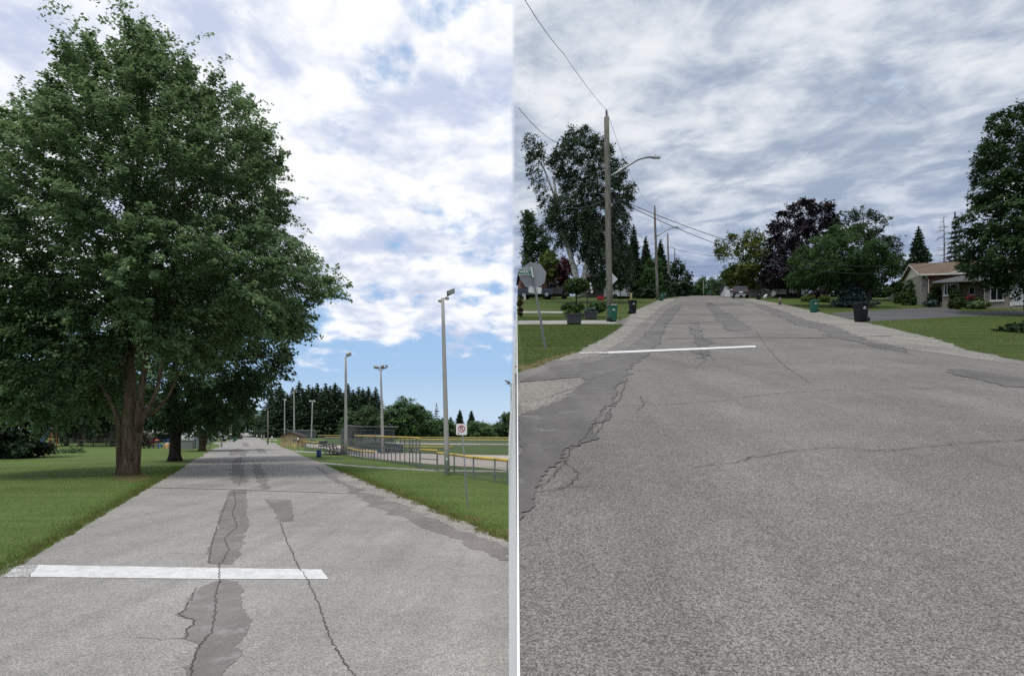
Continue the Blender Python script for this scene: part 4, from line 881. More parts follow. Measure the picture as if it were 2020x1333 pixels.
m_fascia = plain('fascia_cream', (0.58, 0.55, 0.48), .6, var=.04)

def text_obj(txt, size, mat, parent, origin, xdir, zdir, name='lettering', ext=.002):
    c = bpy.data.curves.new('txt', 'FONT'); c.body = txt; c.size = size; c.align_x = 'CENTER'; c.align_y = 'CENTER'; c.extrude = ext
    o = bpy.data.objects.new('txt', c); COL.objects.link(o); dg = bpy.context.evaluated_depsgraph_get(); me = bpy.data.meshes.new_from_object(o.evaluated_get(dg))
    bpy.data.objects.remove(o); x = Vector(xdir).normalized(); z = Vector(zdir).normalized(); y = z.cross(x)
    Mx = Matrix((x, z, -y)).transposed().to_4x4(); Mx.translation = Vector(origin)
    me.transform(Mx); me.materials.clear(); return link(name, me, mat, parent)

# ------------------------------------------------------------------ park: floodlight poles
def flood(label, bx, by, tx, ty, rb, rt, heads, bar=0, Yd=None, group='floodlight poles round the ball field'):
    Yd = Yd or F * CH / (by - HZ); b = LY(bx, Yd); k = Yd / F; t = thing('floodlight_pole', label, 'light pole', b, 0, group)
    top = at(tx, ty, Yd) - b; mb = MB(); n = 6; mb.tube([top * (i / n) + Vector((0, 0, -.3 if i == 0 else 0)) for i in range(n + 1)], [(rb + (rt - rb) * i / n) * k for i in range(n + 1)], 14); mb.build('pole', m_conc, t, smooth=True)
    if rb > 4:
        mb = MB(); mb.box(top * .055 + Vector((0, -rb * k - .006, 0)), (.10, .03, .22)); mb.build('access_cover', m_dgalv, t)
        mb = MB(); mb.box(top * .092 + Vector((0, -rb * k - .004, 0)), (.07, .025, .09)); mb.build('access_cover', m_white, t)
    br = MB()
    if bar:
        br.tube([top + Vector((-bar * k, 0, -.02)), top + Vector((bar * k, 0, -.02))], .9 * k, 6)
        for s in (-1, 1): br.tube([top + Vector((0, 0, -7 * k)), top + Vector((s * bar * .55 * k, 0, -.02))], .6 * k, 5)
    for (dx, dy, w_, h_, tilt, yaw) in heads:
        p = top + Vector((dx * k, 0, -dy * k)); br.tube([top + Vector((dx * k * .25, 0, 0)), p + Vector((0, .0, -h_ * .3 * k))], .9 * k, 5)
    br.build('bracket', m_dgalv, t)
    for (dx, dy, w_, h_, tilt, yaw) in heads:
        p = top + Vector((dx * k, 0, -dy * k)); m3 = Rm('Z', yaw) @ Rm('Y', tilt) @ Rm('X', -38)
        hb = MB(); hb.box(p, (w_ * k, h_ * k, 2.4 * k), m3, bev=.4 * k); hd = hb.build('floodlight', m_dgalv, t)
        gb = MB(); gb.box(p + m3 @ Vector((0, 0, -1.3 * k)), (w_ * .86 * k, h_ * .86 * k, .3 * k), m3); gb.build('lens', plain('lamp_lens', (.45, .46, .47), .2), hd)
    return t
flood('tallest floodlight pole, nearest the road, with a tilted square lamp', 882.5, 937, 873.2, 588, 5.6, 3.2, [(16, -12, 17, 13, -26, 22), (-6, 6, 6, 5, 20, 0), (9, 1, 7, 5, -10, 20)], 0)
flood('floodlight pole with one square lamp standing at the bleachers', 682.5, 897, 682, 703, 3.4, 1.8, [(6, -4, 10, 9, -22, 20)])
flood('floodlight pole with three lamps on a crossbar behind the backstop', 755.5, 895, 751, 726, 3.6, 1.5, [(-9, -2, 10, 6, 4, 0), (3, -3, 8, 7, -20, 10), (12, -4, 3, 8, -60, 10)], 11)
flood('slim floodlight pole with a double lamp, in the gap right of the hut', 614, 872, 616.5, 792, 1.6, .9, [(-4, -1, 5, 3, 0, 0), (3, -1, 5, 3, 0, 0)], 6)
flood('slim floodlight pole rising just behind the hut roof', 580.5, 866, 580, 772, 1.7, .9, [(2, -3, 5, 4, -15, 0), (-1, 3, 4, 3, 0, 0)], 4)
flood('slim floodlight pole left of the hut roof peak with a white can low on it', 561.5, 864, 561.5, 787, 1.4, .8, [(2, 2, 4, 3, 0, 0)], 4)
flood('floodlight poking in at the right end of the ball field', 1009, 885, 1008, 756, 1.6, .9, [(-5, -3, 6, 5, 14, 0), (-10, -5, 5, 2, 30, 0)], 9)
def post_(label, name, bx, by, tx, ty, r, mat, Yd=None, group=None, cat='post', east=False):
    if east: Yd = Yd or solveR(by); b = RY(bx, Yd)
    else: Yd = Yd or F * CH / (by - HZ); b = LY(bx, Yd)
    t = thing(name, label, cat, b, 0, group); top = at(tx, ty, Yd) - b; k = Yd / F
    mb = MB(); mb.tube([Vector((0, 0, -.1)), top * .5, top], [r * k * 1.1, r * k, r * k * .85], 10); mb.build('post' if r < 1.2 else 'pole', mat, t, smooth=True); return t, top, k
post_('bare wooden pole beside the road in front of the conifers', 'wooden_pole', 528.5, 876, 528.5, 809, 1.4, m_wood, cat='pole')
post_('pale bare pole on the grass left of the road', 'wooden_pole', 437, 882, 437.5, 831, 1.5, m_conc, cat='pole')
post_('thin pole further up the left verge carrying a round sign back', 'wooden_pole', 453.5, 871, 453.5, 831, .9, m_wood, cat='pole')
post_('thinnest pole beside the green bins on the left verge', 'wooden_pole', 456.5, 869, 456.5, 832, .5, m_wood, cat='pole')
q = LY(454, 104); t = thing('road_sign', 'small white sign on the thin pole left of the road', 'sign', q); mb = MB(); k = 104 / F
mb.prism([(3 * k * math.cos(a), 14.5 * k + 2.2 * k * math.sin(a) + .2) for a in [i * .785 + .39 for i in range(8)]], 'y', -.1, -.07); mb.build('plate', m_white, t); mb = MB(); mb.tube([(0, 0, 0), (0, 0, 16 * k)], .03, 6); mb.build('post', m_dgalv, t)

# no parking sign
Yn = F * CH / (1000 - HZ); b = LY(922, Yn); k = Yn / F; t = thing('no_parking_sign', 'white no parking sign on a leaning steel post in the mown grass', 'sign', b)
top = at(911.5, 838, Yn) - b; mb = MB(); ax = top.normalized()
mb.tube([-ax * .1, top], [1.9 * k, 1.9 * k], 4); mb.build('post', m_galv, t)
mb = MB()
for i in range(34): p = ax * (.05 + i * .03); mb.box(p + Vector((0, -1.9 * k - .002, 0)), (.010, .004, .012))
mb.build('punched_hole', m_dark, t)['kind'] = 'stuff'
c = at(910.7, 846.5, Yn) - b + Vector((0, -2.4 * k, 0)); hw, hh = 10.6 * k, 11 * k
def rrect(hw, hh, r, n=5):
    return [(sx * (hw - r) + r * math.cos(a0 + i * 1.5708 / n), sy * (hh - r) + r * math.sin(a0 + i * 1.5708 / n)) for sx, sy, a0 in ((1, 1, 0), (-1, 1, 1.5708), (-1, -1, 3.14159), (1, -1, 4.71239)) for i in range(n + 1)]
mb = MB(); mb.prism([(c.x + x, c.z + z) for x, z in rrect(hw, hh, 2 * k)], 'y', c.y - .004, c.y); pl = mb.build('plate', m_white, t)
def ring(cx, cz, r0, r1, y0, y1, n=28):
    m = MB(); pt = lambda r, i, y: (cx + r * math.cos(6.28318 * i / n), y, cz + r * math.sin(6.28318 * i / n))
    for i in range(n):
        j = i + 1; m.face([pt(r0, i, y0), pt(r1, i, y0), pt(r1, j, y0), pt(r0, j, y0)])
        m.face([pt(r1, i, y0), pt(r1, i, y1), pt(r1, j, y1), pt(r1, j, y0)])
    return m
m = ring(c.x, c.z + 1.2 * k, 5.4 * k, 7.0 * k, c.y - .008, c.y - .004); m.box((c.x, c.y - .0075, c.z + 1.2 * k), (1.5 * k, .004, 11.4 * k), Rm('Y', -45)); m.build('red_ring', plain('sign_red', (.42, .02, .05), .4), pl)
text_obj('P', 11.5 * k, m_black, pl, (c.x, c.y - .0055, c.z + 1.2 * k), (1, 0, 0), (0, 0, 1), 'letter')
mb = MB(); mb.prism([(c.x - 6 * k + 1.3 * k * math.cos(i * .52), c.z - 7.6 * k + 1.3 * k * math.sin(i * .52)) for i in range(12)], 'y', c.y - .007, c.y - .004); mb.build('dot', m_black, pl)

# ------------------------------------------------------------------ fences
def panel(pts, h, mat, parent, z0=.02, hood=None, name='mesh_panel'):
    me = bpy.data.meshes.new(name); V, Fc, UV = [], [], []; u = 0
    for i in range(len(pts) - 1):
        a, b2 = Vector(pts[i]), Vector(pts[i + 1]); l = (b2 - a).length; o = len(V); hd = Vector(hood or (0, 0, 0))
        V += [a + Vector((0, 0, z0)), b2 + Vector((0, 0, z0)), b2 + Vector((0, 0, h)), a + Vector((0, 0, h))]; Fc.append((o, o + 1, o + 2, o + 3)); UV += [(u, 0), (u + l, 0), (u + l, h), (u, h)]
        if hood:
            o = len(V); V += [a + Vector((0, 0, h)), b2 + Vector((0, 0, h)), b2 + Vector((0, 0, h)) + hd, a + Vector((0, 0, h)) + hd]; Fc.append((o, o + 1, o + 2, o + 3)); e = hd.length; UV += [(u, 0), (u + l, 0), (u + l, e), (u, e)]
        u += l
    me.from_pydata([tuple(v) for v in V], [], Fc); ul = me.uv_layers.new(); ul.data.foreach_set('uv', [c for p in UV for c in p]); me.update(); return link(name, me, mat, parent)
def fence(label, pts, h, gap, cap=m_yel, capr=.06, mesh=m_chain, pr=.03, mid=False, hood=None, group='chain link fences of the ball field', name='chain_link_fence', cat='fence'):
    o = Vector(pts[0]); P = [Vector(p) - o for p in pts]; t = thing(name, label, cat, o, 0, group); panel(P, h, mesh, t, hood=hood)
    rl = MB()
    for i in range(len(P) - 1): rl.tube([P[i] + Vector((0, 0, h)), P[i + 1] + Vector((0, 0, h))], capr, 8)
    rl.build('top_rail', cap, t, smooth=True)
    if mid or hood:
        r2 = MB()
        for i in range(len(P) - 1):
            r2.tube([P[i] + Vector((0, 0, h * .55)), P[i + 1] + Vector((0, 0, h * .55))], pr * .8, 6)
            if hood: r2.tube([P[i] + Vector((0, 0, h)) + Vector(hood), P[i + 1] + Vector((0, 0, h)) + Vector(hood)], pr, 6)
        r2.build('rail', m_dgalv, t)
    for i in range(len(P) - 1):
        l = (P[i + 1] - P[i]).length; n_ = max(1, round(l / gap))
        for j in range(n_ + (1 if i == len(P) - 2 else 0)):
            p = P[i].lerp(P[i + 1], j / n_); pb = MB(); pts_ = [p - Vector((0, 0, .05)), p + Vector((0, 0, h - .01))] + ([p + Vector((0, 0, h)) + Vector(hood)] if hood else [])
            pb.tube(pts_, pr, 6); pb.build('post', m_dgalv, t)
    return t
def hpx(py_top, by): return (by - py_top) / F * (F * CH / (by - HZ))
fence('low chain-link fence with a yellow cap running out to the right behind the tallest pole', [L(863, 929), L(896, 935.5), L(934, 945), L(976, 951), L(1001, 956)], hpx(893, 929), 2.2, capr=.06)
fence('short gate panel with a yellow cap beside the tallest floodlight pole', [L(829, 925), L(862, 928.5)], hpx(887, 926), 2.0, capr=.045, mid=True)
fence('tall chain-link fence with a long yellow cap in front of the infield', [L(700, 897.5), L(739, 905), L(772, 912), L(808, 918), L(828, 924)], hpx(858.8, 897.5), 1.05, capr=.05, mid=True)
fence('low yellow-capped fence panel between the bleachers and the tall fence', [L(674, 893), L(714, 906), L(738, 908)], hpx(882.5, 896), 1.6, capr=.05)
fence('long far outfield fence with a thin yellow cap, the farther of two', [LY(830, 125), LY(905, 125), LY(1002, 122)], top_h(862.2, 124), 6.0, capr=.06, mesh=m_chain_d)
fence('far outfield fence with a thin yellow cap, the nearer of two', [LY(790, 96), LY(900, 93), LY(1002, 86)], top_h(866.8, 92), 5.0, capr=.06, mesh=m_chain_d)
fence('yellow-capped fence in front of the dugout across the infield', [LY(772, 66), LY(893, 64)], top_h(881, 65), 3.0, capr=.06)
fence('far yellow-capped fence left of the backstop, the upper one', [LY(627, 150), LY(673, 148)], top_h(858.2, 149), 6, capr=.06, mesh=m_chain_d)
fence('far yellow-capped fence left of the backstop, the lower one', [LY(641, 110), LY(673, 108)], top_h(862.4, 109), 5, capr=.05, mesh=m_chain_d)
fence('yellow-capped fence running from the hut towards the bleachers', [L(590, 880.5), L(640, 886.5)], hpx(869.6, 880.5), 1.4, capr=.05)
fence('tall plain chain-link fence behind the hut', [LY(566, 120), LY(623, 118)], top_h(848.5, 119), 3.4, cap=m_dgalv, capr=.05, mesh=m_chain_d, mid=True)
fence('blue-grey chain-link fence on the left verge behind the third maple', [L(383, 884.5), L(402, 877), L(422, 870.5)], 1.2, 2.2, cap=m_dgalv, capr=.03, mesh=m_chain_b, group=None)
fence('high hooded chain-link backstop behind home plate', [L(673, 896.5), L(694, 889), L(711, 885.5), L(740, 884.5), L(777, 884.5)], 2.0, 1.7, cap=m_galv, capr=.035, mesh=m_windscreen, pr=.04, hood=(.55, -.25, .36), group=None, name='backstop')
# split rail fence, board fence, black rail fence
def railfence(label, name, pts, hs, gap, mat, pr, rr_, board=None):
    o = Vector(pts[0]); P = [Vector(p) - o for p in pts]; t = thing(name, label, 'fence', o); rl = MB()
    for i in range(len(P) - 1):
        for h in hs: rl.tube([P[i] + Vector((0, 0, h)), P[i + 1] + Vector((0, 0, h + random.uniform(-.05, .05)))], rr_, 6)
        l = (P[i + 1] - P[i]).length; n_ = max(1, round(l / gap))
        for j in range(n_ + 1): pb = MB(); p = P[i].lerp(P[i + 1], j / n_); pb.tube([p, p + Vector((0, 0, hs[-1] + .1))], pr, 6); pb.build('post', mat, t)
    rl.build('rail', mat, t)
    if board:
        bm_ = MB(); bh = board
        for i in range(len(P) - 1):
            l = (P[i + 1] - P[i]).length; n_ = int(l / .16); d = (P[i + 1] - P[i]) / n_
            for j in range(n_): a = P[i] + d * j; e = a + d * .9; hh = bh + random.uniform(-.02, .02); bm_.face([(*a.xy, .03), (*e.xy, .03), (*e.xy, hh), (*a.xy, hh)])
        bm_.build('board_panel', m_board, t)
    return t
railfence('split rail fence of grey timber at the back of the shaded lawn', 'rail_fence', [L(100, 879.5), L(130, 879), L(156, 880), L(184, 880), L(210, 880), L(236, 880.5)], [.32, .72], 3.2, m_railw, .075, .05)
railfence('long grey board fence across the back of the playground', 'board_fence', [LY(118, 112), LY(172, 112), LY(236, 111)], [.4, 1.5], 3.0, m_board, .07, .04, 1.75)
railfence('dark thin rail fence in front of the play structure and the low wall', 'rail_fence', [L(292, 883.5), L(340, 883.5), L(385, 884), L(414, 885)], [.12, .95], 3.0, m_dark, .03, .025)

# ------------------------------------------------------------------ park: smaller things
def bleachers():
    b = L(629, 897); t = thing('bleachers', 'dark metal bleachers beside the fence with stepped bench rows', 'bleachers', b); k = b.y / F
    W, Dp = 1.5, .75
    for i in range(4):
        mb = MB(); z = .22 + i * .22; x = 54 * k - i * .33 - .5
        mb.box((x, .5, z), (.24, 2.2, .04)); mb.build('bench_plank', m_dgalv, t)
        mb = MB(); mb.box((x + .2, .5, z - .16), (.2, 2.2, .03)); mb.build('foot_plank', m_dgalv, t)
    mb = MB()
    for y in (-.4, .5, 1.4):
        mb.tube([(54 * k - .1, y, .05), (.25, y, .05), (.25, y, .95), (54 * k - .3, y, .12)], .03, 5)
        for i in range(4): x = 54 * k - i * .33 - .5; mb.tube([(x, y, .05), (x, y, .22 + i * .22)], .025, 5); mb.tube([(x, y, .05), (x - .33, y, .3 + i * .2)], .02, 5)
    mb.build('frame', m_dark, t)
    mb = MB(); mb.box((.18, .5, 1.0), (.05, 2.2, .22)); mb.box((.18, .5, .72), (.05, 2.2, .1)); mb.build('back_board', m_dgalv, t)
bleachers()
def barrel(label, px, by, h, r, mat, Yd=None):
    b = LY(px, Yd) if Yd else L(px, by); t = thing('barrel', label, 'barrel', b); mb = MB()
    mb.lathe([(r * .93, 0), (r, .02 * h), (r, .3 * h), (r * 1.04, .33 * h), (r, .36 * h), (r, .64 * h), (r * 1.04, .67 * h), (r, .7 * h), (r, .98 * h), (r * .95, h), (r * .88, h), (r * .86, h * .9)], n=18); mb.build('drum', mat, t, smooth=True)
    mb = MB(); mb.lathe([(r * 1.03, h * .985), (r * 1.05, h), (r * .9, h + .01), (r * .88, h * .98)], n=18); mb.build('rim', m_dark, t)
barrel('blue barrel in front of the bleachers', 629, 901.5, .52, .17, m_dblue)
barrel('blue barrel beside the grey dugout', 749, 893, .42, .16, m_dblue)
barrel('dark barrel standing right of the grey dugout', 812, 891.5, .38, .16, m_dark)
b = L(657.6, 890.5); t = thing('meter_post', 'grey meter box on a post behind the bleachers', 'meter box', b); mb = MB(); mb.box((0, 0, .42), (.06, .06, .84)); mb.build('post', m_dgalv, t)
mb = MB(); mb.box((0, -.04, .62), (.2, .12, .3), bev=.02); mb.build('box', m_galv, t)
b = L(759, 893.5); k = b.y / F; t = thing('dugout', 'dark grey shed-like dugout at the far side of the infield', 'dugout', b)
mb = MB(); mb.prism([(0, 0), (1.35, 0), (1.35, .72), (0, .86)], 'y', 0, 1.3); mb.build('wall', plain('dugout_grey', (.085, .09, .10), .8), t)
mb = MB(); mb.prism([(-.06, .87), (1.42, .73), (1.42, .78), (-.06, .92)], 'y', -.06, 1.36); mb.build('roof', m_galv, t); mb = MB(); mb.box((.3, -.012, .38), (.35, .02, .6)); mb.build('door', m_dark, t)
b = LY(719, 100); k = .08; t = thing('shipping_container', 'white steel container seen through the backstop mesh', 'container', b); mb = MB()
mb.box((1.2, 1.2, .75), (2.5, 2.4, 1.2)); mb.build('body', m_white, t); mb = MB()
for i in range(12): mb.box((.06 + i * .21, -.01, .75), (.07, .03, 1.15))
mb.build('rib', m_white, t)
mb = MB(); mb.box((1.75, -.03, .72), (.05, .03, 1.0)); mb.build('locking_bar', m_dark, t)

def hut():
    b = L(554, 881.5); k = b.y / F; t = thing('washroom_hut', 'small beige block hut with a low brown gable roof by the road', 'hut', b, R_(4))
    W, D_, h, pk = 39 * k, 2.6, 20.5 * k, 27.5 * k
    mb = MB(); mb.prism([(0, 0), (W, 0), (W, h), (W / 2, pk), (0, h)], 'y', 0, D_); mb.build('wall', m_block, t)
    rf = MB(); e = .32
    for s in (-1, 1):
        xe = W / 2 + s * (W / 2 + e); ze = h - (pk - h) * e / (W / 2)
        rf.grid([[(W / 2, y, pk + .02), (xe, y, ze + .02), (xe, y, ze + .12), (W / 2, y, pk + .12)] for y in (-.3, D_ + .3)])
    rf.build('roof', plain('hut_roof', (.045, .03, .026), .8), t); fa = MB()
    for s in (-1, 1):
        xe = W / 2 + s * (W / 2 + e); ze = h - (pk - h) * e / (W / 2); fa.grid([[(W / 2, y, pk), (xe, y, ze), (xe, y, ze + .1), (W / 2, y, pk + .1)] for y in (-.33, -.303)])
    fa.build('fascia', plain('brown_fascia', (.05, .035, .03), .6), t)
    w = MB(); w.box((25.5 * k, -.012, 13 * k), (6 * k, .03, 6 * k)); wf = w.build('window', m_white, t)
    for i in range(2): g_ = MB(); g_.box(((24 + 3 * i) * k, -.03, 13 * k), (2.3 * k, .01, 4.6 * k)); g_.build('pane', m_glass, wf)
    w = MB(); w.box((33 * k, -.03, 15.5 * k), (5 * k, .07, 3.4 * k)); w.build('wall_unit', m_dark, t); w = MB(); w.box((33.5 * k, -.03, 11 * k), (4 * k, .07, 3 * k)); w.build('wall_unit', plain('rust_unit', (.12, .07, .05), .6), t)
hut()
for i, (px, by, yt) in enumerate(((577, 886, 876), (581.5, 890, 876))):
    post_(['yellow bollard pipe in front of the hut, left one', 'yellow bollard pipe in front of the hut, right one'][i], 'bollard', px, by, px, yt, .9, plain('pale_yellow', (.55, .47, .16), .6), cat='bollard')
for i, (px, by, yt, sw) in enumerate(((588, 888, 863, 4), (536.5, 874, 860, 3), (507, 864, 857, 1.6), (516, 865, 857.5, 1.8), (521, 864.5, 858, 1.4))):
    q = L(px, by); k = q.y / F; t = thing('small_sign', ['white notice sign on a dark post at the corner of the hut', 'small white sign on a post left of the hut', 'tiny white marker on the right verge far up the road, leftmost', 'tiny white marker on the right verge far up the road, middle', 'tiny white marker on the right verge far up the road, nearest the wooden pole'][i], 'sign', q)
    mb = MB(); mb.tube([(0, 0, 0), (0, 0, (by - yt) * k)], .45 * k, 5); mb.build('post', m_dark, t); mb = MB(); mb.box((0, -.6 * k, (by - yt - 2.2) * k), (sw * k, .02, 4 * k)); mb.build('plate', m_white, t)
q = L(507, 865.6); t = thing('hydrant', 'yellow hydrant on the right verge beside the far driveways', 'hydrant', q); mb = MB(); mb.lathe([(.12, 0), (.12, .05), (.09, .06), (.09, .2), (.11, .21), (.09, .26), (.0, .3)], n=10); mb.box((0, 0, .15), (.26, .07, .07)); mb.build('body', m_yel, t)

# playground
b = L(88, 881); k = b.y / F; t = thing('play_slide', 'blue slide with orange posts beside the dark bush', 'slide', b); mb = MB()
mb.grid([[(.15, 0, 1.6), (.75, 0, 1.6), (.75, 0, 1.66), (.15, 0, 1.66)], [(-.05, -.9, .8), (.6, -.9, .8), (.6, -.9, .86), (-.05, -.9, .86)], [(-.2, -1.6, .45), (.45, -1.6, .45), (.45, -1.6, .5), (-.2, -1.6, .5)]]); mb.build('chute', m_blue, t)
mb = MB(); mb.box((.4, .3, 2.2), (.75, .8, .22), taper=.8); mb.build('canopy', m_blue, t); mb = MB(); mb.box((.4, .3, 1.45), (.8, .9, .08)); mb.build('platform', m_dark, t)
for x, y in ((0, 0), (.85, 0), (0, .8), (.85, .8)): mb = MB(); mb.tube([(x, y, 0), (x, y, 2.35 if x == 0 else 2.7)], .06, 8); mb.build('post', m_orange, t)
b = L(294, 884); t = thing('play_structure', 'purple and blue climbing frame beyond the second maple', 'climbing frame', b)
for i, (x, m_) in enumerate(((0, m_purple), (.5, m_purple), (1.0, m_purple), (1.7, m_blue), (2.1, m_blue))):
    mb = MB(); mb.tube([(x, 0, 0), (x, 0, 1.1 - .12 * (i % 2))], .06, 8); mb.build('post', m_, t)
mb = MB(); mb.box((.5, .2, .55), (1.1, .5, .08)); mb.box((1.0, .2, .35), (2.2, .06, .05)); mb.build('deck', m_purple, t); mb = MB(); mb.box((.25, -.03, .8), (.5, .05, .4)); mb.build('red_panel', m_red, t); mb = MB(); mb.box((.85, .02, .95), (.45, .3, .18), taper=.4); mb.build('roof', m_orange, t)
mb = MB(); mb.box((1.9, .0, .5), (.35, .06, .25)); mb.build('wall_panel', m_orange, t); mb = MB(); mb.box((1.2, .1, .28), (.35, .3, .2)); mb.build('step', m_blue, t)
b = L(329, 884); t = thing('toy_house', 'tan moulded toy house left of the second maple trunk', 'toy house', b); mb = MB(); mb.box((0, 0, .22), (.55, .5, .44), bev=.05, taper=.9); mb.build('wall', m_tan, t); mb = MB(); mb.box((.08, 0, .54), (.4, .45, .2), bev=.05, taper=.6); mb.build('roof', m_tan, t); mb = MB(); mb.box((-.1, -.245, .18), (.14, .03, .26)); mb.build('door', plain('toy_door', (.3, .16, .08), .6), t)
b = LY(352, 66); k = 66 / F; t = thing('low_wall', 'low grey concrete wall behind the second maple trunk', 'wall', b); mb = MB(); mb.box((14 * k, 0, .45), (30 * k, .3, .9)); mb.build('wall', plain('wall_grey', (.20, .21, .195), .9), t); mb = MB(); mb.box((14 * k, 0, .94), (31 * k, .4, .07)); mb.build('coping', m_conc, t)
b = LY(306, 112); k = 112 / F; t = thing('long_shed', 'long low shed with a pale roof beyond the play structure', 'shed', b); mb = MB(); mb.box((2.0, 3, .7), (6.5, 5, 1.4)); mb.build('wall', m_dark, t); mb = MB(); mb.prism([(-.2, 1.4), (6.2, 1.4)][0:0] or [(0, 1.4), (6, 1.4), (3, 2.6)], 'x', -1.4, 5.6); mb.build('roof', plain('pale_roof', (.40, .36, .345), .8), t)

# ------------------------------------------------------------------ vehicles
def vehicle(name, label, cat, loc, rz, prof, W, belt, paint, side_wins, end_wins, wheels, wr, lamps, shear=0, extra=None, group=None):
    t = thing(name, label, cat, loc, rz, group, shear); ztop = max(z for _, z in prof); cy = sum(y for y, _ in prof) / len(prof); cz = sum(z for _, z in prof) / len(prof)
    wz = lambda z: W / 2 * (1 - .14 * max(0, (z - belt) / (ztop - belt)))
    def rg(s, ins): return [(s * wz(cz + (z - cz) * ins), cy + (y - cy) * (1 - (1 - ins) * .5), cz + (z - cz) * ins) for y, z in prof]
    mb = MB(); mb.grid([rg(-.985, .93), rg(-1, .985), rg(-.93, 1), rg(.93, 1), rg(1, .985), rg(.985, .93)]); body = mb.build('body', paint, t)
    for poly in side_wins:
        for s in (-1, 1):
            g_ = MB(); p = [(s * (wz(z) + .006), y, z) for y, z in poly]; g_.face(p if s > 0 else p[::-1]); g_.build('side_window', m_glass, t)
    for nm, (y0, z0), (y1, z1), f_ in end_wins:
        g_ = MB(); a, c_ = wz(z0) * f_, wz(z1) * f_; d = Vector((0, y1 - y0, z1 - z0)).normalized(); nn = Vector((0, d.z, -d.y)); nn = nn if nn.y * (1 if y0 > cy else -1) > 0 else -nn
        P_ = [Vector(p) + nn * .012 for p in ((-a, y0, z0), (a, y0, z0), (c_, y1, z1), (-c_, y1, z1))]; g_.face(P_); g_.build(nm, m_glass, t)
    for y in wheels:
        for s in (-1, 1):
            Mw = Rm('Y', 90 * s); c_ = (s * (W / 2 - .20), y, wr); m_ = MB(); m_.lathe([(wr * .62, .0), (wr * .97, 0), (wr, .03), (wr, .19), (wr * .95, .215), (wr * .64, .215), (wr * .6, .19), (.01, .19)], c_, 20, Mw); wh = m_.build('wheel', m_tyre, t, smooth=False)
            m_ = MB(); m_.lathe([(wr * .6, .192), (wr * .58, .215), (wr * .3, .20), (.01, .222)], c_, 14, Mw)
            for q_ in range(5): m_.box(Vector(c_) + Mw @ Vector((math.cos(q_ * 1.2566) * wr * .36, math.sin(q_ * 1.2566) * wr * .36, .213)), (.03, wr * .42, .09), Mw.to_3x3() @ Rm('Z', math.degrees(q_ * 1.2566)))
            m_.build('rim', m_rim, wh)
    for nm, x, y, z, sx, sz, m_ in lamps:
        l_ = MB(); l_.box((x, y, z), (sx, .06, sz), bev=.015); l_.build(nm, m_, t)
    if extra: extra(t, body)
    return t
def pick_prof(s=1.0, cap=False):
    p = [(-2.7, .42), (-2.75, .55), (-2.72, 1.12)]
    p += [(-2.62, 1.78), (-.75, 1.84)] if cap else [(-.72, 1.12), (-.62, 1.25)]
    return p + [(-.35, 1.86), (.75, 1.88), (1.35, 1.25), (2.55, 1.12), (2.72, .95), (2.75, .42)]
PW = [[(-.42, 1.25), (.18, 1.25), (.18, 1.72), (-.28, 1.72)], [(.26, 1.25), (1.12, 1.25), (.72, 1.72), (.26, 1.72)]]
def paint(name, c): return plain(name, c, .3, 0, .35, .05)
Yp = 78; sc_ = 4.35 / 5.5
def sq(prof, f): return [(y * f, z) for y, z in prof]
pl = RY(1057, Yp)
vehicle('pickup_truck', 'dark blue pickup truck on the lawn drive behind the leaning sign post', 'pickup truck', pl, R_(83), sq(pick_prof(), sc_), 1.9, 1.15, paint('blue_paint', (.030, .042, .062)), [sq(p, sc_) for p in PW], [('rear_window', (-.64 * sc_, 1.3), (-.40 * sc_, 1.78), .85), ('windscreen', (1.33 * sc_, 1.28), (.82 * sc_, 1.8), .9)], [-1.75 * sc_, 1.75 * sc_], .39, [('tail_lamp', -.85, -2.73 * sc_, .95, .16, .34, m_tail), ('tail_lamp', .85, -2.73 * sc_, .95, .16, .34, m_tail), ('bumper', 0, -2.78 * sc_, .55, 1.8, .18, m_dark)], 0)
pl = RY(1094, 84)
vehicle('pickup_truck', 'grey pickup truck with a ribbed bed cap behind the dark blue one', 'pickup truck', pl, R_(84), sq(pick_prof(cap=True), .72), 1.9, 1.15, paint('grey_paint', (.085, .087, .095)), [sq(p, .72) for p in PW] + [sq([(-2.45, 1.25), (-.9, 1.25), (-.9, 1.68), (-2.4, 1.68)], .72)], [('rear_window', (-2.72 * .72, 1.2), (-2.64 * .72, 1.7), .8)], [-1.75 * .72, 1.75 * .72], .38, [('tail_lamp', -.85, -2.73 * .72, .95, .16, .3, m_tail), ('tail_lamp', .85, -2.73 * .72, .95, .16, .3, m_tail)], 0)
suv = [(-2.2, .38), (-2.28, .55), (-2.26, .95), (-2.05, 1.18), (-1.62, 1.62), (-1.2, 1.68), (.3, 1.68), (1.05, 1.12), (2.05, .95), (2.22, .75), (2.2, .38)]
SW = [[(-1.62, 1.12), (-.6, 1.12), (-.6, 1.52), (-1.4, 1.52)], [(-.5, 1.12), (.8, 1.12), (.35, 1.52), (-.5, 1.52)]]
Ys = 88
def plate(t, body): m_ = MB(); m_.box((0, -2.3, .85), (.5, .03, .16)); m_.build('number_plate', m_white, t); m_ = MB(); m_.box((0, -2.31, .52), (1.3, .04, .16)); m_.build('bumper_trim', m_galv, t)
vehicle('parked_car', 'dark car seen from behind, parked on the right edge of the street', 'car', RY(1460, Ys), R_(-17), suv, 1.95, 1.08, paint('black_paint', (.016, .016, .022)), SW, [('rear_window', (-2.05, 1.2), (-1.66, 1.58), .85), ('windscreen', (1.0, 1.14), (.35, 1.62), .9)], [-1.35, 1.35], .36, [('tail_lamp', -.76, -2.2, 1.02, .36, .13, m_tail), ('tail_lamp', .76, -2.2, 1.02, .36, .13, m_tail)], slope(Ys), plate)
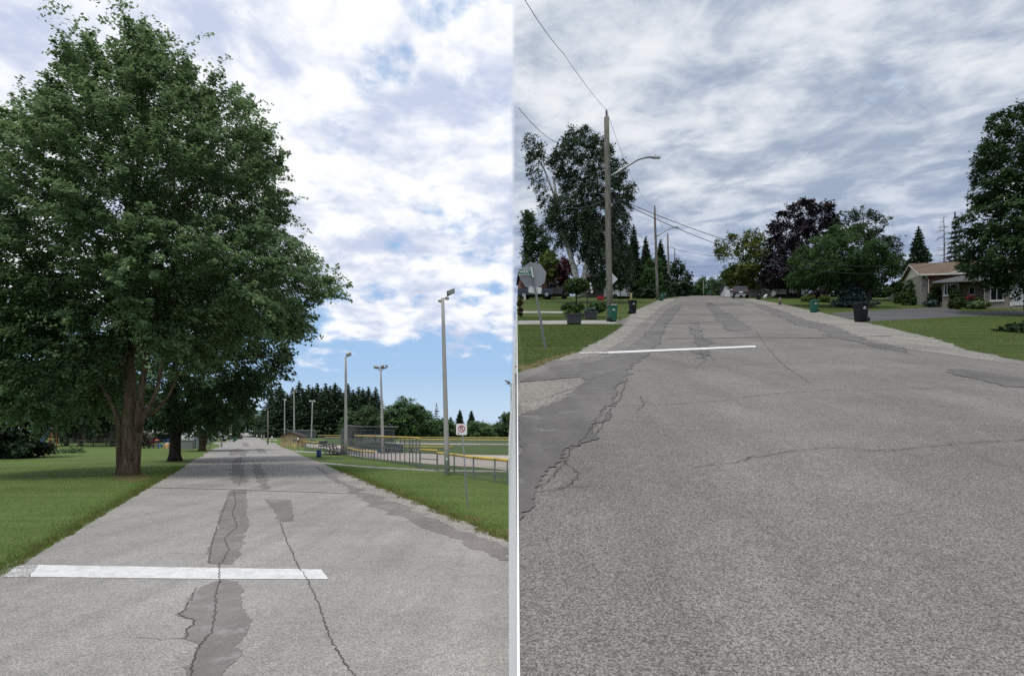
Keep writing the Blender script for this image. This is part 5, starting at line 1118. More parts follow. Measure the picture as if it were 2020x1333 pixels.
vehicle('parked_car', 'dark car parked on the right verge far up the park road', 'car', LY(495.5, 290), R_(24), suv, 1.95, 1.08, paint('black_paint2', (.014, .015, .016)), SW, [('rear_window', (-2.05, 1.2), (-1.66, 1.58), .85)], [-1.35, 1.35], .36, [('tail_lamp', -.76, -2.2, 1.02, .36, .13, m_tail), ('tail_lamp', .76, -2.2, 1.02, .36, .13, m_tail)], 0)
vehicle('pickup_truck', 'white pickup parked in the driveway left of the park road', 'pickup truck', LY(431, 120), R_(98), sq(pick_prof(), .5), 1.7, 1.15, paint('white_car_paint', (.62, .62, .62)), [sq(p, .5) for p in PW], [], [-1.75 * .5, 1.75 * .5], .36, [('tail_lamp', -.8, -2.73 * .5, .95, .16, .3, m_tail)], 0)
vehicle('parked_truck', 'white truck half hidden behind the second maple trunk', 'truck', LY(372, 100), R_(80), sq(pick_prof(), .42), 1.8, 1.15, paint('white_truck_paint', (.68, .68, .68)), [sq(p, .42) for p in PW], [], [-1.75 * .42, 1.75 * .42], .36, [], 0)
b = RY(1563, 90); k = 90 / F; t = thing('trailer_boat', 'white boat-like trailer with dark upper windows under the purple maple', 'trailer', b, 0); mb = MB()
mb.prism([(-30 * k, .55), (20 * k, .5), (27 * k, 1.05), (26 * k, 1.25), (-31 * k, 1.25)], 'y', 0, 1.8); mb.build('hull', m_white, t)
mb = MB(); mb.prism([(-28 * k, 1.25), (12 * k, 1.25), (9 * k, 1.95), (-24 * k, 1.95)], 'y', .1, 1.7); mb.build('cabin', m_glass, t); mb = MB(); mb.box((-29.5 * k, .3, 1.6), (.08, .08, .9)); mb.build('post', m_white, t)
mb = MB(); mb.box((-4 * k, .8, .42), (56 * k, 1.2, .12)); mb.build('chassis', m_dark, t)
for x in (-4, 5):
    mb = MB(); mb.lathe([(.1, 0), (.33, 0), (.35, .05), (.35, .18), (.1, .2)], (x * k, -.02, .35), 16, Rm('X', 90)); mb.build('wheel', m_tyre, t)
b = RY(1219, 82); k = 82 / F; t = thing('cargo_trailer', 'boxy grey cargo trailer behind the wooden lamp pole', 'trailer', b, R_(3)); mb = MB(); mb.box((0, .8, .35 + .68), (47 * k, 1.7, 1.4), bev=.06); mb.build('body', plain('trailer_grey', (.34, .345, .35), .5, .2), t)
mb = MB(); mb.box((0, .8, 1.745), (47.5 * k, 1.74, .05)); mb.build('roof_edge', m_galv, t); mb = MB(); mb.lathe([(.1, 0), (.3, 0), (.32, .05), (.32, .18), (.1, .2)], (-6 * k, -.03, .32), 16, Rm('X', 90)); mb.build('wheel', m_tyre, t)
mb = MB(); mb.prism([(-6 * k + .45 * math.cos(a), .32 + .42 * math.sin(a)) for a in [i * .3142 for i in range(11)]] + [(-6 * k - .36, .32)] + [(-6 * k - .36 * math.cos(a), .32 + .34 * math.sin(a)) for a in [i * .3142 for i in range(1, 11)]], 'y', -.1, -.06); mb.build('mudguard', m_white, t)
# ------------------------------------------------------------------ street: poles, lamps, wires
def lamp_pole(label, Yd, bx, tx, ty, rb, rt, arm=None, ins=True, group='wooden poles along the left side of the street'):
    b = RY(bx, Yd); k = Yd / F; t = thing('utility_pole', label, 'utility pole', b, 0, group); top = at(tx, ty, Yd) - b; n = 6; mb = MB()
    mb.tube([Vector((0, 0, -.4))] + [top * (i / n) + Vector((.012 * math.sin(i * 2.1), 0, 0)) for i in range(1, n + 1)], [(rb + (rt - rb) * i / n) * k for i in range(n + 1)], 14); mb.build('pole', m_wood, t, smooth=True)
    if ins:
        mb = MB(); h = 15 * k * ins; p = top; mb.tube([p, p + Vector((0, 0, h))], 1.2 * k * ins, 8)
        for i in range(4): mb.lathe([(0.01, 0), (2.4 * k * ins, 0), (1.6 * k * ins, h * .12), (.01, h * .13)], p + Vector((0, 0, h * (.2 + .2 * i))), 10)
        mb.build('insulator', plain('insulator_grey', (.12, .12, .13), .4), t)
    if arm:
        P = [at(x, y, Yd) - b for x, y in arm]; mb = MB(); mb.tube([P[0]] + [Vector(p) for p in P[1:-1]], [1.9 * k * rb / 5.5] * (len(P) - 1), 8); a = mb.build('lamp_arm', m_galv, t, smooth=True)
        e, f_ = P[-2], P[-1]; w_ = (f_ - e).length; mb = MB(); mb.box((e + f_) / 2 + Vector((0, 0, 0)), (w_ * 1.1, .26, .10), Rm('Y', 2), bev=.03, taper=.8); mb.box((e + f_) / 2 + Vector((-w_ * .05, 0, .09)), (.07, .07, .1)); hd = mb.build('lamp_head', m_galv, a)
        mb = MB(); mb.box((e + f_) / 2 + Vector((w_ * .12, 0, -.055)), (w_ * .6, .2, .02)); mb.build('lens', plain('lamp_glass', (.5, .5, .5), .2), a)
    return t, b + top
p1, T1 = lamp_pole('nearest tall wooden pole with a curved street lamp arm, behind the green bin', 36.5, 1203, 1196.5, 232, 6.3, 5.0, [(1203, 348), (1216, 341), (1240, 326), (1258, 315), (1272, 311), (1286, 310), (1302, 311)])
p2, T2 = lamp_pole('second wooden pole up the street with a curved street lamp arm', 78, 1297, 1291.5, 414, 3.0, 2.0, [(1296, 466), (1304, 461), (1316, 453), (1326, 449), (1333, 448), (1339, 448.5)], .6)
p3, T3 = lamp_pole('third wooden pole up the street, without a lamp', 105, 1321, 1317, 467, 2.2, 1.5, None, .5)
p4, T4 = lamp_pole('fourth wooden pole up the street with a small lamp arm', 122, 1333, 1331, 497, 1.7, 1.1, [(1332, 525), (1338, 520), (1346, 516), (1350, 515), (1355, 515)], .4)
p5, T5 = lamp_pole('short farthest pole at the kerb with a low lamp arm', 138, 1338, 1337, 527, 1.4, 1.0, [(1338, 550), (1344, 546), (1350, 542), (1354, 541), (1358, 541)], 0)
post_('lone thin post in the middle of the far end of the street', 'lone_post', 1388, 588, 1387.5, 553, .8, m_wood, Yd=130, east=True, cat='pole')
def wire(label, pts, r=.011, dy=0):
    o = Vector(pts[0]); P = [Vector(p) - o for p in pts]; t = MB(); n = 18; Q = []
    for i in range(len(P) - 1):
        a, b_, s = P[i], P[i + 1], (dy if isinstance(dy, (int, float)) else dy[i])
        for j in range(n): u = j / n; Q.append(a.lerp(b_, u) - Vector((0, 0, 4 * s * u * (1 - u))))
    Q.append(P[-1]); t.tube(Q, r * .75, 5); ob = t.build('overhead_wire', m_black); ob.location = o; tag(ob, label, 'overhead wire', 'overhead wires of the street'); return ob
ins1 = T1 + Vector((0, 0, .42)); ins2 = T2 + Vector((0, 0, .5)); ins3 = T3 + Vector((0, 0, .6)); ins4 = T4 + Vector((0, 0, .5))
wire('overhead wire sweeping down from the top edge to the tip of the nearest pole', [at(1022, -22, 14), at(1110, 104, 22), ins1], .012, .1)
wire('overhead wire sagging from the tip of the nearest pole to the second pole', [ins1, ins2], .014, 1.5)
wire('overhead wire from the second pole tip to the third pole tip', [ins2, ins3], .02, .7)
wire('overhead wire from the third pole tip to the fourth', [ins3, ins4], .024, .6)
wire('lower overhead wire crossing in front of the birch to the nearest pole', [at(1023, 213, 20), at(1100, 282, 27), at(1201, 375, 36.4)], .013, .15)
wire('lower wire running from the nearest pole behind the birch edge to the second pole', [at(1203, 385, 36.6), at(1293, 482, 78)], .018, .7)
wire('lowest cable from the nearest pole to the second pole', [at(1203, 392, 36.6), at(1294, 500, 78)], .022, 1.0)
wire('pale twisted service cable passing left from the nearest pole into the birch', [at(1200, 391, 36.4), at(1098, 402, 60)], .016, .5)
hs = at(1872, 508, 62)
wire('thick service cable from the nearest pole over the street to the stone house, upper strand', [at(1206, 386, 36.5), hs], .026, 2.2)
wire('thick service cable from the nearest pole over the street to the stone house, lower strand', [at(1206, 390, 36.5), hs - Vector((0, 0, .15))], .026, 2.7)
wire('thin cable from the third pole across the street to the yellow-green tree', [at(1319, 487, 105), at(1425, 506, 100)], .03, .3)
wire('faint cable from the fourth pole across the far street', [at(1333, 524, 122), at(1440, 521, 115)], .022, .3)

# ------------------------------------------------------------------ street signs
Ysg = solveR(686); b = RY(1076, Ysg); k = Ysg / F; top = at(1046.5, 517, Ysg) - b; ax = top.normalized()
t = thing('street_sign_post', 'leaning steel post with a street name blade and the back of a stop sign', 'street sign', b)
mb = MB(); mb.tube([-ax * .15, top], 2.9 * k, 4); mb.build('post', m_dgalv, t)
mb = MB()
for i in range(60): mb.box(ax * (.06 + i * .041) + Vector((0, -2.2 * k, 0)), (.012, .012, .016))
mb.build('punched_hole', m_dark, t)['kind'] = 'stuff'
c = at(1051.5, 542.5, Ysg) - b; r = 27 * k; tl = math.radians(-10); mb = MB()
mb.prism([(c.x + r * math.cos(a + tl), c.z + r * math.sin(a + tl)) for a in [math.pi / 8 + i * math.pi / 4 for i in range(8)]], 'y', .05, .054); mb.build('stop_sign_back', plain('bare_aluminium', (.24, .255, .27), .5, .35, .4, .1), t)
c = at(1055.5, 571.5, Ysg) - b; mb = MB(); q = rrect(12.8 * k, 6.2 * k, 2.6 * k); cs, sn = math.cos(-tl * -.6), math.sin(-tl * -.6)
mb.prism([(c.x + x * cs + z * sn * -1, c.z - x * sn * -1 + z * cs) for x, z in q], 'y', .042, .046); mb.build('tab_sign_back', plain('tab_white', (.55, .56, .56), .5), t)
c = at(1034.5, 536.8, Ysg) - b; mb = MB(); mb.box((c.x, -.06, c.z), (26.5 * k, .008, 12.4 * k)); bl = mb.build('name_blade', plain('sign_green', (.010, .105, .075), .4, var=.04), t)
mb = MB()
for s in (-1, 1): mb.box((c.x, -.0655, c.z + s * 5.7 * k), (26.4 * k, .002, .8 * k))
mb.build('border', m_white, bl)
text_obj('PARK', 9.4 * k, m_white, bl, (c.x - 2.4 * k, -.068, c.z - .1 * k), (1, 0, 0), (0, 0, 1)); text_obj('ST', 4.2 * k, m_white, bl, (c.x + 10.4 * k, -.068, c.z + 1.0 * k), (1, 0, 0), (0, 0, 1))
c = at(1049.5, 538, Ysg) - b; mb = MB(); mb.box((c.x, -.075, c.z), (3.2 * k, .03, 21 * k), Rm('Y', -10)); mb.build('blade_edge_on', plain('blade_edge', (.5, .52, .52), .4), t)
b = RY(1208, 40); k = 40 / F; t = thing('warning_sign', 'diamond sign seen from its pale back, half behind the nearest wooden pole', 'sign', b); c = at(1206.5, 550, 40) - b; mb = MB(); s_ = 12.6 * k
mb.prism([(c.x - s_, c.z), (c.x, c.z - s_), (c.x + s_, c.z), (c.x, c.z + s_)], 'y', .05, .054); mb.build('plate', plain('sign_back', (.50, .51, .53), .5, .2), t); mb = MB(); mb.tube([(0, .1, 0), (0, .1, c.z + s_)], .03, 6); mb.build('post', m_dgalv, t)

# ------------------------------------------------------------------ wheelie bins
def bin_(label, px, by, hpx_, mat, flip=1, litter=False, east=True, Yd=None, rz=0.0):
    if east: b = RY(px, Yd) if Yd else Rp(px, by)
    else: b = L(px, by)
    k = b.y / F; h = hpx_ * k; w_, d_ = h * .50, h * .56
    t = thing('wheelie_bin', label, 'wheelie bin', b, rz, 'wheelie bins put out at the kerb'); mb = MB(); n = 8
    def rr2(a, c_, r, z, ox=0): return [(x + ox, y, z) for x, y in rrect(a, c_, r, 3)]
    mb.grid([rr2(w_ * .40, d_ * .38, .03, .03 * h), rr2(w_ * .44, d_ * .42, .04, .25 * h), rr2(w_ * .5, d_ * .47, .05, .84 * h), rr2(w_ * .53, d_ * .5, .05, .845 * h), rr2(w_ * .535, d_ * .5, .05, .90 * h)]); mb.build('body', mat, t)
    mb = MB(); lz = .90 * h + (.06 * h if litter else 0); Ml = Rm('Y', -6 * flip if litter else 0)
    mb.grid([[Ml @ Vector(p) for p in rr2(w_ * .555, d_ * .52, .05, lz, -.02 * flip)], [Ml @ Vector(p) for p in rr2(w_ * .56, d_ * .525, .05, lz + .035 * h, -.02 * flip)], [Ml @ Vector(p) for p in rr2(w_ * .45, d_ * .42, .05, lz + .085 * h, -.01 * flip)]]) if not litter else mb.grid([rr2(w_ * .55, d_ * .52, .05, .895 * h), rr2(w_ * .55, d_ * .52, .05, .93 * h), rr2(w_ * .5, d_ * .47, .05, .93 * h)], caps=False)
    mb.build('lid' if not litter else 'rim', mat, t)
    mb = MB(); x = -flip * w_ * .62; mb.tube([(x, -d_ * .4, .90 * h), (x, d_ * .4, .90 * h)], .018 * h, 6)
    for s in (-1, 1): mb.tube([(x, s * d_ * .4, .9 * h), (-flip * w_ * .48, s * d_ * .4, .88 * h)], .018 * h, 6)
    mb.build('handle', mat, t)
    for s in (-1, 1):
        mb = MB(); r = .115 * h; mb.lathe([(.01, 0), (r * .9, 0), (r, .01), (r, .05 * h), (r * .8, .06 * h), (.01, .06 * h)], (-flip * w_ * .40, s * d_ * .42, r), 16, Rm('X', 90 if s < 0 else -90)); mb.build('wheel', m_tyre, t)
    e = MB(); yf = -d_ * .445 - .008; z0_ = .66 * h; yy = -d_ * .475 - .006
    e.face([(-.07 * h, yy, z0_ + .09 * h), (0, yy, z0_ + .02 * h), (.07 * h, yy, z0_ + .09 * h), (.03 * h, yy, z0_ + .075 * h), (0, yy, z0_ + .10 * h), (-.03 * h, yy, z0_ + .075 * h)]) if mat is m_bblack else e.face([(-.05 * h, yy, z0_ + .03 * h), (.05 * h, yy, z0_ + .03 * h), (.02 * h, yy, z0_ + .06 * h), (0, yy, z0_ + .11 * h), (-.02 * h, yy, z0_ + .06 * h)])
    for i in range(5): e.box(((-.08 + .04 * i) * h, yy + .004, z0_ - .015 * h), (.03 * h, .008, .03 * h))
    e.build('emblem', m_white, t)
    if litter:
        for i in range(14):
            m_ = MB(); p = Vector((random.uniform(-.3, .3) * w_, random.uniform(-.35, .2) * d_, .92 * h + random.uniform(0, .06) * h)); m_.box(p, (.10 * h * random.uniform(.6, 1.4), .08 * h, .05 * h), Rm('Y', random.uniform(-60, 60)) @ Rm('Z', random.uniform(0, 90)), bev=.01); m_.build('rubbish', [plain('card_tan', (.42, .31, .18), .8), m_white, plain('peel_orange', (.5, .2, .05), .6)][i % 3], t)
    return t
bin_('nearest green bin at the foot of the wooden lamp pole, lid open and overfull', 1208.5, 634.5, 33, m_bgreen, 1, True, rz=.05)
bin_('black bin on the left kerb, just up the street from the overfull green one', 1248, 618.5, 26, m_bblack, 1, rz=.12)
bin_('green bin at the foot of the second wooden pole', 1305, 593.2, 14.5, m_bgreen, 1)
bin_('small green bin at the foot of the third wooden pole', 1320, 585.5, 10, m_bgreen, 1, Yd=108)
bin_('black bin near the third wooden pole', 1327, 584.5, 9.5, m_bblack, 1, Yd=112)
bin_('farthest black bin on the left kerb', 1333, 584, 8.5, m_bblack, 1, Yd=118)
bin_('dark green bin just behind the green one at the second pole', 1311.5, 590, 13, plain('bin_dark_green', (.006, .04, .026), .4), 1, Yd=82)
bin_('green bin on the right verge by the dark driveway', 1605.5, 616.5, 25, m_bgreen, -1, rz=.1)
bin_('nearest black bin standing on the dark driveway at the right kerb', 1698, 635.5, 39, m_bblack, -1, rz=.18)
bin_('small black bin on the right verge beside the parked car', 1496, 591, 14, m_bblack, -1)
bin_('green bin beside the park road, left of the pair', 461.5, 871, 7.5, m_bgreen, 1, east=False)
bin_('green bin beside the park road, right of the pair', 465.5, 869, 7.5, m_bgreen, 1, east=False)

# ------------------------------------------------------------------ front garden on the left
def plantpot(label, px, by, w_px, h_px, mat_l, plab):
    b = Rp(px, by); k = b.y / F; w_, h = w_px * k, h_px * k; t = thing('planter_box', label, 'planter', b, 0, None); mb = MB(); a = w_ * .40; c_ = w_ * .5
    mb.grid([[(-a, -a * .8, 0), (a, -a * .8, 0), (a, a * .8, 0), (-a, a * .8, 0)], [(-c_ * .95, -c_ * .8, h * .86), (c_ * .95, -c_ * .8, h * .86), (c_ * .95, c_ * .8, h * .86), (-c_ * .95, c_ * .8, h * .86)], [(-c_, -c_ * .85, h * .86), (c_, -c_ * .85, h * .86), (c_, c_ * .85, h * .86), (-c_, c_ * .85, h * .86)], [(-c_, -c_ * .85, h), (c_, -c_ * .85, h), (c_, c_ * .85, h), (-c_, c_ * .85, h)], [(-c_ * .9, -c_ * .76, h), (c_ * .9, -c_ * .76, h), (c_ * .9, c_ * .76, h), (-c_ * .9, c_ * .76, h)], [(-c_ * .88, -c_ * .75, h * .9), (c_ * .88, -c_ * .75, h * .9), (c_ * .88, c_ * .75, h * .9), (-c_ * .88, c_ * .75, h * .9)]]); mb.build('box', plain('planter_slate', (.052, .053, .062), .75, var=.25, bump=.2), t)
    q = b + Vector((0, 0, h * .9)); yt = by - h_px * .9
    Tr('potted_plant', plab, q, b.y, w_ * .42, [(px - w_px * .55, yt + 1), (px - w_px * .52, yt - w_px * .3), (px - w_px * .2, yt - w_px * .62), (px + w_px * .15, yt - w_px * .66), (px + w_px * .45, yt - w_px * .4), (px + w_px * .58, yt - 1)], 3.6, 3.0, mat_l, None, None, cat='plant', cl=10, ln=.35, rad=.06, droop=.4)
plantpot('larger slate planter tub on the lawn corner', 1132.5, 639.5, 31, 19, lm_bush, 'leafy yellow-green plant spilling from the larger slate tub')
plantpot('smaller slate planter tub behind the larger one', 1165.5, 630, 25, 14, lm_blue, 'grey-leaved plant in the smaller slate tub')
def topiary(label, px, by, yt, yb, w_px, Yd, stem):
    b = RY(px, Yd); by = HZ - (b.z - CH) * F / Yd; cy = (yt + yb) / 2; hh = (yb - yt) / 2; pl = [(px + w_px / 2 * math.cos(a), cy - hh * math.sin(a) * (1 if math.sin(a) > 0 else .9)) for a in [i * .3927 for i in range(16)]]
    Tr('topiary_tree', label, b, Yd, w_px / 2 / F * Yd, pl, 2.6, 5.5, lm_bush, m_bark_d, [[(px + 1, by + 1, stem), (px, (by + yb) / 2, stem * .8), (px, yb - 4, stem * .8)]], cat='topiary', cl=10, ln=.2, rad=.08, droop=.05, nl=6)
topiary('clipped flat-domed topiary on a thin trunk behind the planters', 1137, 600, 548, 580, 50, 44, 1.6)
topiary('small clipped round topiary in front of the cargo trailer', 1224, 577, 560, 573, 17, 76, .8)
b = RY(1159, 45); k = 45 / F; t = thing('lantern_post', 'black garden lantern on a post behind the planters', 'lantern', b); by = HZ - (b.z - CH) * F / 45; H = (by - 578) * k; mb = MB()
mb.lathe([(.07, 0), (.07, .1), (.035, .14), (.03, H * .8), (.05, H)], n=10); mb.build('post', m_black, t); mb = MB(); mb.lathe([(.05, H), (.11, H + .02), (.09, H + .04)], n=6); mb.lathe([(.13, H + .22), (.12, H + .25), (.02, H + .36), (.01, H + .4)], n=6)
for i in range(6): a = i * 1.0472; mb.tube([(.085 * math.cos(a), .085 * math.sin(a), H + .04), (.11 * math.cos(a), .11 * math.sin(a), H + .23)], .008, 4)
ln_ = mb.build('lantern', m_black, t); mb = MB(); mb.lathe([(.075, H + .04), (.095, H + .22)], n=6); mb.build('glass', plain('lantern_glass', (.35, .34, .30), .15), ln_)
post_('short yellowish wooden stake post behind the black bin on the left lawn', 'marker_post', 1245, 596, 1245, 578, 2.2, plain('stake_wood', (.20, .18, .085), .8), Yd=56, east=True)
post_('thin black garden post right of the cargo trailer', 'garden_post', 1239, 588, 1239, 549, .6, m_black, Yd=70, east=True)
b = RY(1184.5, 76); k = 76 / F; t = thing('red_planter', 'red planter box on the lawn below the round clipped bush', 'planter', b); mb = MB(); mb.box((0, 0, .22), (13 * k, .4, .44), taper=1.08)
mb.build('box', m_red, t); mb = MB()
for x in (-5, 0, 5): mb.box((x * k, -.21, .22), (.06, .04, .44))
mb.build('slat', m_red, t)
b = RY(1035.5, 74); t = thing('marker_stone', 'small white pointed marker in front of the dark blue pickup', 'marker', b); mb = MB(); mb.lathe([(.12, 0), (.13, .2), (.08, .5), (.02, .62)], n=8); mb.build('stone', plain('marker_cream', (.5, .47, .4), .8), t)

# ------------------------------------------------------------------ houses
def gable_roof(mb, x0, x1, y0, y1, ze, zr, th=.12):      # ridge along x
    ym = (y0 + y1) / 2
    for a, b_ in ((y0, ym), (y1, ym)):
        mb.grid([[(x, a, ze), (x, b_, zr), (x, b_, zr + th), (x, a, ze + th)] for x in (x0, x1)])
def window(parent, x, y, z, w_, h, axis='x', panes=2, frame=m_white, sill=True, s=-1):
    """window on a wall that faces -y (axis x) or -x (axis y)"""
    def B(c, d): return (c, d) if axis == 'x' else ((c[1], c[0], c[2]), (d[1], d[0], d[2]))
    P0, Q0 = (x, y) if axis == 'x' else (y, x)
    mb = MB(); t_ = .07
    for c, d in (((P0, Q0 - .03, z + h / 2 - t_ / 2), (w_, .06, t_)), ((P0, Q0 - .03, z - h / 2 + t_ / 2), (w_, .06, t_)), ((P0 - w_ / 2 + t_ / 2, Q0 - .028, z), (t_, .056, h - 2 * t_)), ((P0 + w_ / 2 - t_ / 2, Q0 - .028, z), (t_, .056, h - 2 * t_))): mb.box(*B(c, d))
    for i in range(1, panes): mb.box(*B((P0 - w_ / 2 + w_ * i / panes, Q0 - .026, z), (.05, .052, h - 2 * t_)))
    f = mb.build('window', frame, parent)
    mb = MB(); mb.box(*B((P0, Q0 - .008, z), (w_ - .02, .012, h - .02))); mb.build('pane', m_glass, f)
    if sill: mb = MB(); mb.box(*B((P0, Q0 - .07, z - h / 2 - .05), (w_ + .14, .16, .08))); mb.build('sill', m_white, f)
    return f
b = RY(1819, 62); rz = R_(-18)
t = thing('stone_house', 'bungalow with a cream gable over pale stone, a brick side wall and a brown roof', 'house', b, rz, None, slope(62) * .55)
D_ = 6.2; ze, zr = 2.95, 4.25
mb = MB(); mb.face([(0, D_, -.6), (0, 0, -.6), (0, 0, ze), (0, D_, ze)]); mb.face([(0, D_, -.6), (.3, D_, -.6), (.3, D_, ze), (0, D_, ze)]); mb.build('stone_front', m_stone, t)
mb = MB(); mb.box((.2, -.02, 1.1), (.4, .06, 3.6)); mb.build('stone_return', m_stone_x, t)
mb = MB(); mb.box((7.0, 3.1, 1.15), (13.9, D_ - .06, 3.55)); mb.build('wall', m_brick, t)
mb = MB(); mb.face([(-.02, D_ + .25, ze), (-.02, -.25, ze), (-.02, D_ / 2, zr - .1)]); mb.build('gable', m_cream, t)
mb = MB(); gable_roof(mb, -.35, 14.5, -.45, D_ + .45, ze - .05, zr + .06); rf = mb.build('roof', m_shing_b, t)
mb = MB()
for s, ya in ((-1, -.47), (1, D_ + .47)):
    mb.grid([[(x, ya, ze - .16), (x, D_ / 2, zr - .04), (x, D_ / 2, zr + .10), (x, ya, ze + .02)] for x in (-.40, -.355)])
mb.box((7, -.50, ze - .05), (14.6, .07, .17)); mb.build('fascia', m_fascia, t)
mb = MB(); mb.face([(2.6, -.12, ze + .05), (12.5, -.12, ze + .05), (7.6, -.12, zr + .05)]); mb.build('side_gable', m_cream, t)
mb = MB()
for x0, x1 in ((2.2, 7.6), (13.0, 7.6)): mb.grid([[(x0, y, ze + .02), (x1, y, zr + .20), (x1, y, zr + .32), (x0, y, ze + .14)] for y in (-.5, D_ / 2)])
mb.build('side_roof', m_shing_b, t)
mb = MB()
for x0, x1 in ((2.15, 7.6), (13.05, 7.6)): mb.grid([[(x0, y, ze - .08), (x1, y, zr + .12), (x1, y, zr + .26), (x0, y, ze + .08)] for y in (-.56, -.51)])
mb.build('side_fascia', m_fascia, t)
window(t, -.0, 3.3, 1.85, 1.7, 1.25, 'y', 2)
mb = MB(); mb.tube([(.15, -.5, ze - .12), (.5, -.12, ze - .5), (.5, -.12, .0), (.7, -.3, -.25)], .05, 8); mb.build('downpipe', m_fascia, t)
mb = MB(); mb.box((3.2, 11.6, 1.0), (4.8, 10.6, 3.4)); mb.build('wing_wall', m_cream, t); mb = MB(); gable_roof(mb, .3, 6.4, 6.3, 17.4, 2.65, 3.3); mb.build('wing_roof', m_shing_b, t)
mb = MB(); mb.box((.55, 8.2, 1.0), (.06, 1.6, 1.6)); mb.build('wing_door', m_white, t)
mb = MB(); mb.box((3.4, 8.5, 3.6), (.75, 1.1, 1.8)); mb.box((3.4, 8.5, 4.52), (.85, 1.2, .08)); mb.build('chimney', m_stone_x, t)

b = RY(1859, 57); t = thing('grey_roofed_house', 'beige brick bungalow with a grey hip roof and a white garage door', 'house', b, R_(-32), None, slope(57) * .5)
t.scale = (.9, 1, 1)
mb = MB(); mb.box((.68, 3.5, .75), (1.36, 7, 3.1)); mb.box((2.35, 4.3, .75), (1.97, 5.4, 3.1)); mb.box((6.7, 3.55, .75), (6.72, 6.9, 3.1)); mb.build('wall', m_beige, t)
mb = MB(); x0, x1, y0, y1, ze, zr = -.8, 10.8, -.65, 7.6, 2.28, 3.35; A = [(x0, y0), (x1, y0), (x1, y1), (x0, y1)]; r0, r1 = (3.2, 3.5, zr), (7.5, 3.5, zr)
lo = [(x, y, ze) for x, y in A]; mb.face([lo[0], lo[1], r1, r0]); mb.face([lo[1], lo[2], r1]); mb.face([lo[2], lo[3], r0, r1]); mb.face([lo[3], lo[0], r0]); mb.build('roof', m_shing_g, t)
mb = MB(); mb.box(((x0 + x1) / 2, y0 + .0, ze - .06), (x1 - x0, .06, .14)); mb.box((x0, (y0 + y1) / 2, ze - .06), (.06, y1 - y0 - .07, .14)); mb.face([(x0 + .03, y0 + .03, ze - .1), (x0 + .03, y1, ze - .1), (x1, y1, ze - .1), (x1, y0 + .03, ze - .1)]); mb.build('eaves', plain('eaves_grey', (.22, .22, .22), .6), t)
window(t, .52, .0, 1.55, .82, 1.0, 'x', 3); window(t, 4.35, .1, 1.02, 1.05, 1.15, 'x', 2); window(t, 2.5, 1.6, 1.5, .5, .7, 'x', 1)
mb = MB()
for i in range(5): mb.box((6.1, .07, .15 + i * .34), (1.15, .06, .325))
mb.build('garage_door', plain('garage_white', (.66, .66, .67), .5), t)
mb = MB(); mb.box((5.42, .06, .85), (.16, .09, 1.85)); mb.box((6.78, .06, .85), (.16, .09, 1.85)); mb.box((6.1, .06, 1.86), (1.5, .09, .14)); mb.build('door_frame', m_white, t)
mb = MB(); mb.tube([(3.38, .02, 2.2), (3.38, .02, 0)], .04, 6); mb.build('downpipe', m_fascia, t)
mb = MB(); mb.box((3.6, .0, 1.45), (.22, .12, .35)); mb.build('wall_lamp', m_black, t)
b = RY(1926, 54.5); t = thing('bird_bath', 'pale stone bird bath in the flower bed of the grey house', 'bird bath', b); mb = MB(); mb.lathe([(.18, 0), (.15, .06), (.06, .12), (.06, .45), (.2, .5), (.3, .58), (.27, .58), (.1, .53)], n=14); mb.build('bowl', m_conc, t)
b = RY(1914, 54.8); Tr('red_flowers', 'red flowering plant left of the bird bath', b, 54.8, .3, [(1906, 590), (1910, 582), (1918, 581), (1922, 590)], 2.6, 2.5, leafmat('red_petals', (.10, .012, .02), (.14, .02, .03), (.03, .06, .015), .2), None, None, cat='flowers', cl=8, ln=.2, rad=.08)

b = RY(1037, 92); k = 92 / F; t = thing('brown_roofed_house', 'low house with a brown roof behind the stop sign at the left edge', 'house', b, R_(4)); mb = MB(); mb.box((1.9, 3, 1.3), (5.2, 5, 3.4)); mb.build('wall', m_brick, t)
mb = MB(); gable_roof(mb, -.9, 5.0, -.1, 6.2, 3.2, 4.5); mb.build('roof', m_shing_d, t); mb = MB(); mb.box((2, -.14, 3.15), (5.9, .06, .2)); mb.build('eaves', m_fascia, t); window(t, 1.6, .5, 1.9, 1.5, 1.1, 'x', 2)
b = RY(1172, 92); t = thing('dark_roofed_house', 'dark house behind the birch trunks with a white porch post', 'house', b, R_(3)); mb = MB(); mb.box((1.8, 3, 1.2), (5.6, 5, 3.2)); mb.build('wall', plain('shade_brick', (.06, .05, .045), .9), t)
mb = MB(); gable_roof(mb, -1.3, 5.0, -.5, 6.2, 2.8, 4.1); mb.build('roof', m_shing_d, t); window(t, 2.9, .5, 1.7, 1.1, 1.0, 'x', 2)
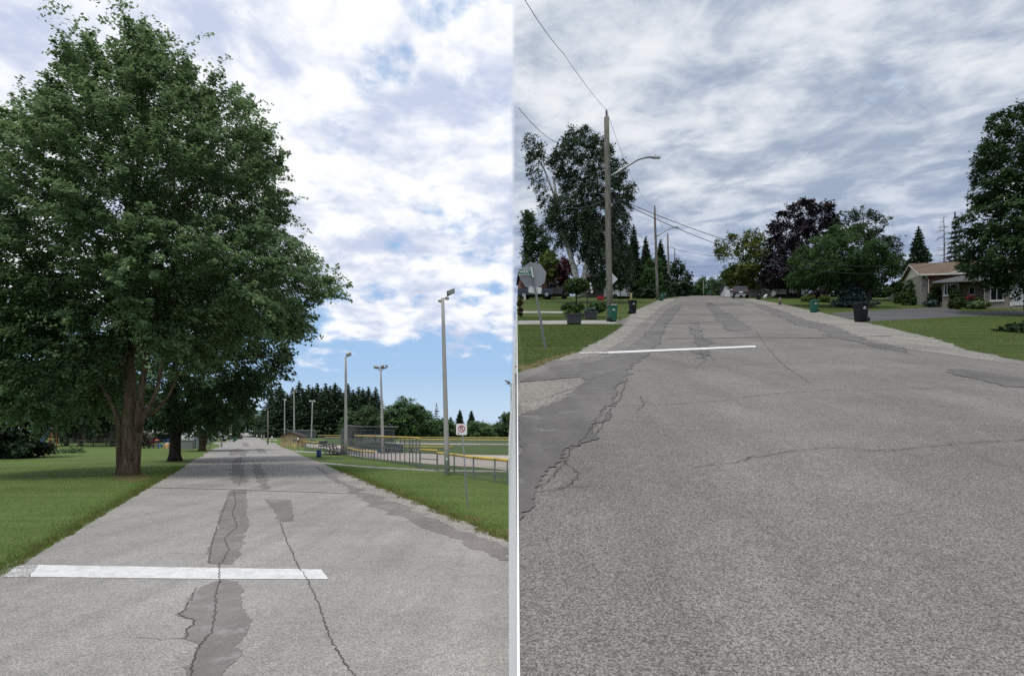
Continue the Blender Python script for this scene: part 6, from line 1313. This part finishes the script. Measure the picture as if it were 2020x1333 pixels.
for i in range(3): mb = MB(); mb.box((-.6 + .1 * i, -.35, 1.9 - i * .55), (.28, .1, .38)); mb.build('porch_block', m_white, t)
b = RY(1431, 108); k = 108 / F; t = thing('white_house', 'white sided house partly hidden by the yellow-green tree and parked car', 'house', b, R_(-12)); mb = MB(); mb.prism([(0, -1), (5.4, -1), (5.4, 2.1), (2.7, 3.5), (0, 2.1)], 'y', 0, 7); mb.build('wall', plain('white_siding', (.66, .67, .69), .6, var=.05), t)
mb = MB()
for s in (-1, 1): mb.grid([[(2.7, y, 3.55), (2.7 + s * 3.0, y, 1.98), (2.7 + s * 3.0, y, 2.1), (2.7, y, 3.67)] for y in (-.3, 7.2)])
mb.build('roof', m_shing_g, t); window(t, 3.9, 0, 1.0, .8, .9, 'x', 1); mb = MB(); mb.tube([(.6, -.06, 2.0), (1.0, -.06, -.4)], .05, 6); mb.build('downpipe', m_dark, t)
b = RY(1478, 97); railfence('grey board fence beside the parked car', 'board_fence', [b, RY(1532, 96)], [.3, .9], 1.4, m_board, .06, .04, 1.25)
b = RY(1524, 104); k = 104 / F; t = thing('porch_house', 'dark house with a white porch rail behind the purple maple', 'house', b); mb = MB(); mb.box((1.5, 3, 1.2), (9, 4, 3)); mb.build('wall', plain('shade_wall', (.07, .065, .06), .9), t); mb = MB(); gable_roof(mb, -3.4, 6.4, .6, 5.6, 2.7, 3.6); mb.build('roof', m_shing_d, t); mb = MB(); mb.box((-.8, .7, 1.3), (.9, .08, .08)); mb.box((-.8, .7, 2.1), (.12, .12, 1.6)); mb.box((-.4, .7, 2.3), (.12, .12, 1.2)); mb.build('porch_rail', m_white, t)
post_('short square wooden post at the right verge', 'wooden_post', 1538.5, 600, 1538.5, 587, 2.4, m_wood, Yd=62, east=True)
b = RY(1510, 82); t = thing('garden_ornament', 'small white ornament on the lawn beside the black bin', 'ornament', b); mb = MB(); mb.tube([(-.2, 0, .05), (-.05, 0, .35), (.2, 0, .55)], [.16, .14, .09], 8); mb.tube([(.05, 0, 0), (.1, 0, .4)], .06, 6); mb.build('figure', m_white, t, smooth=True)
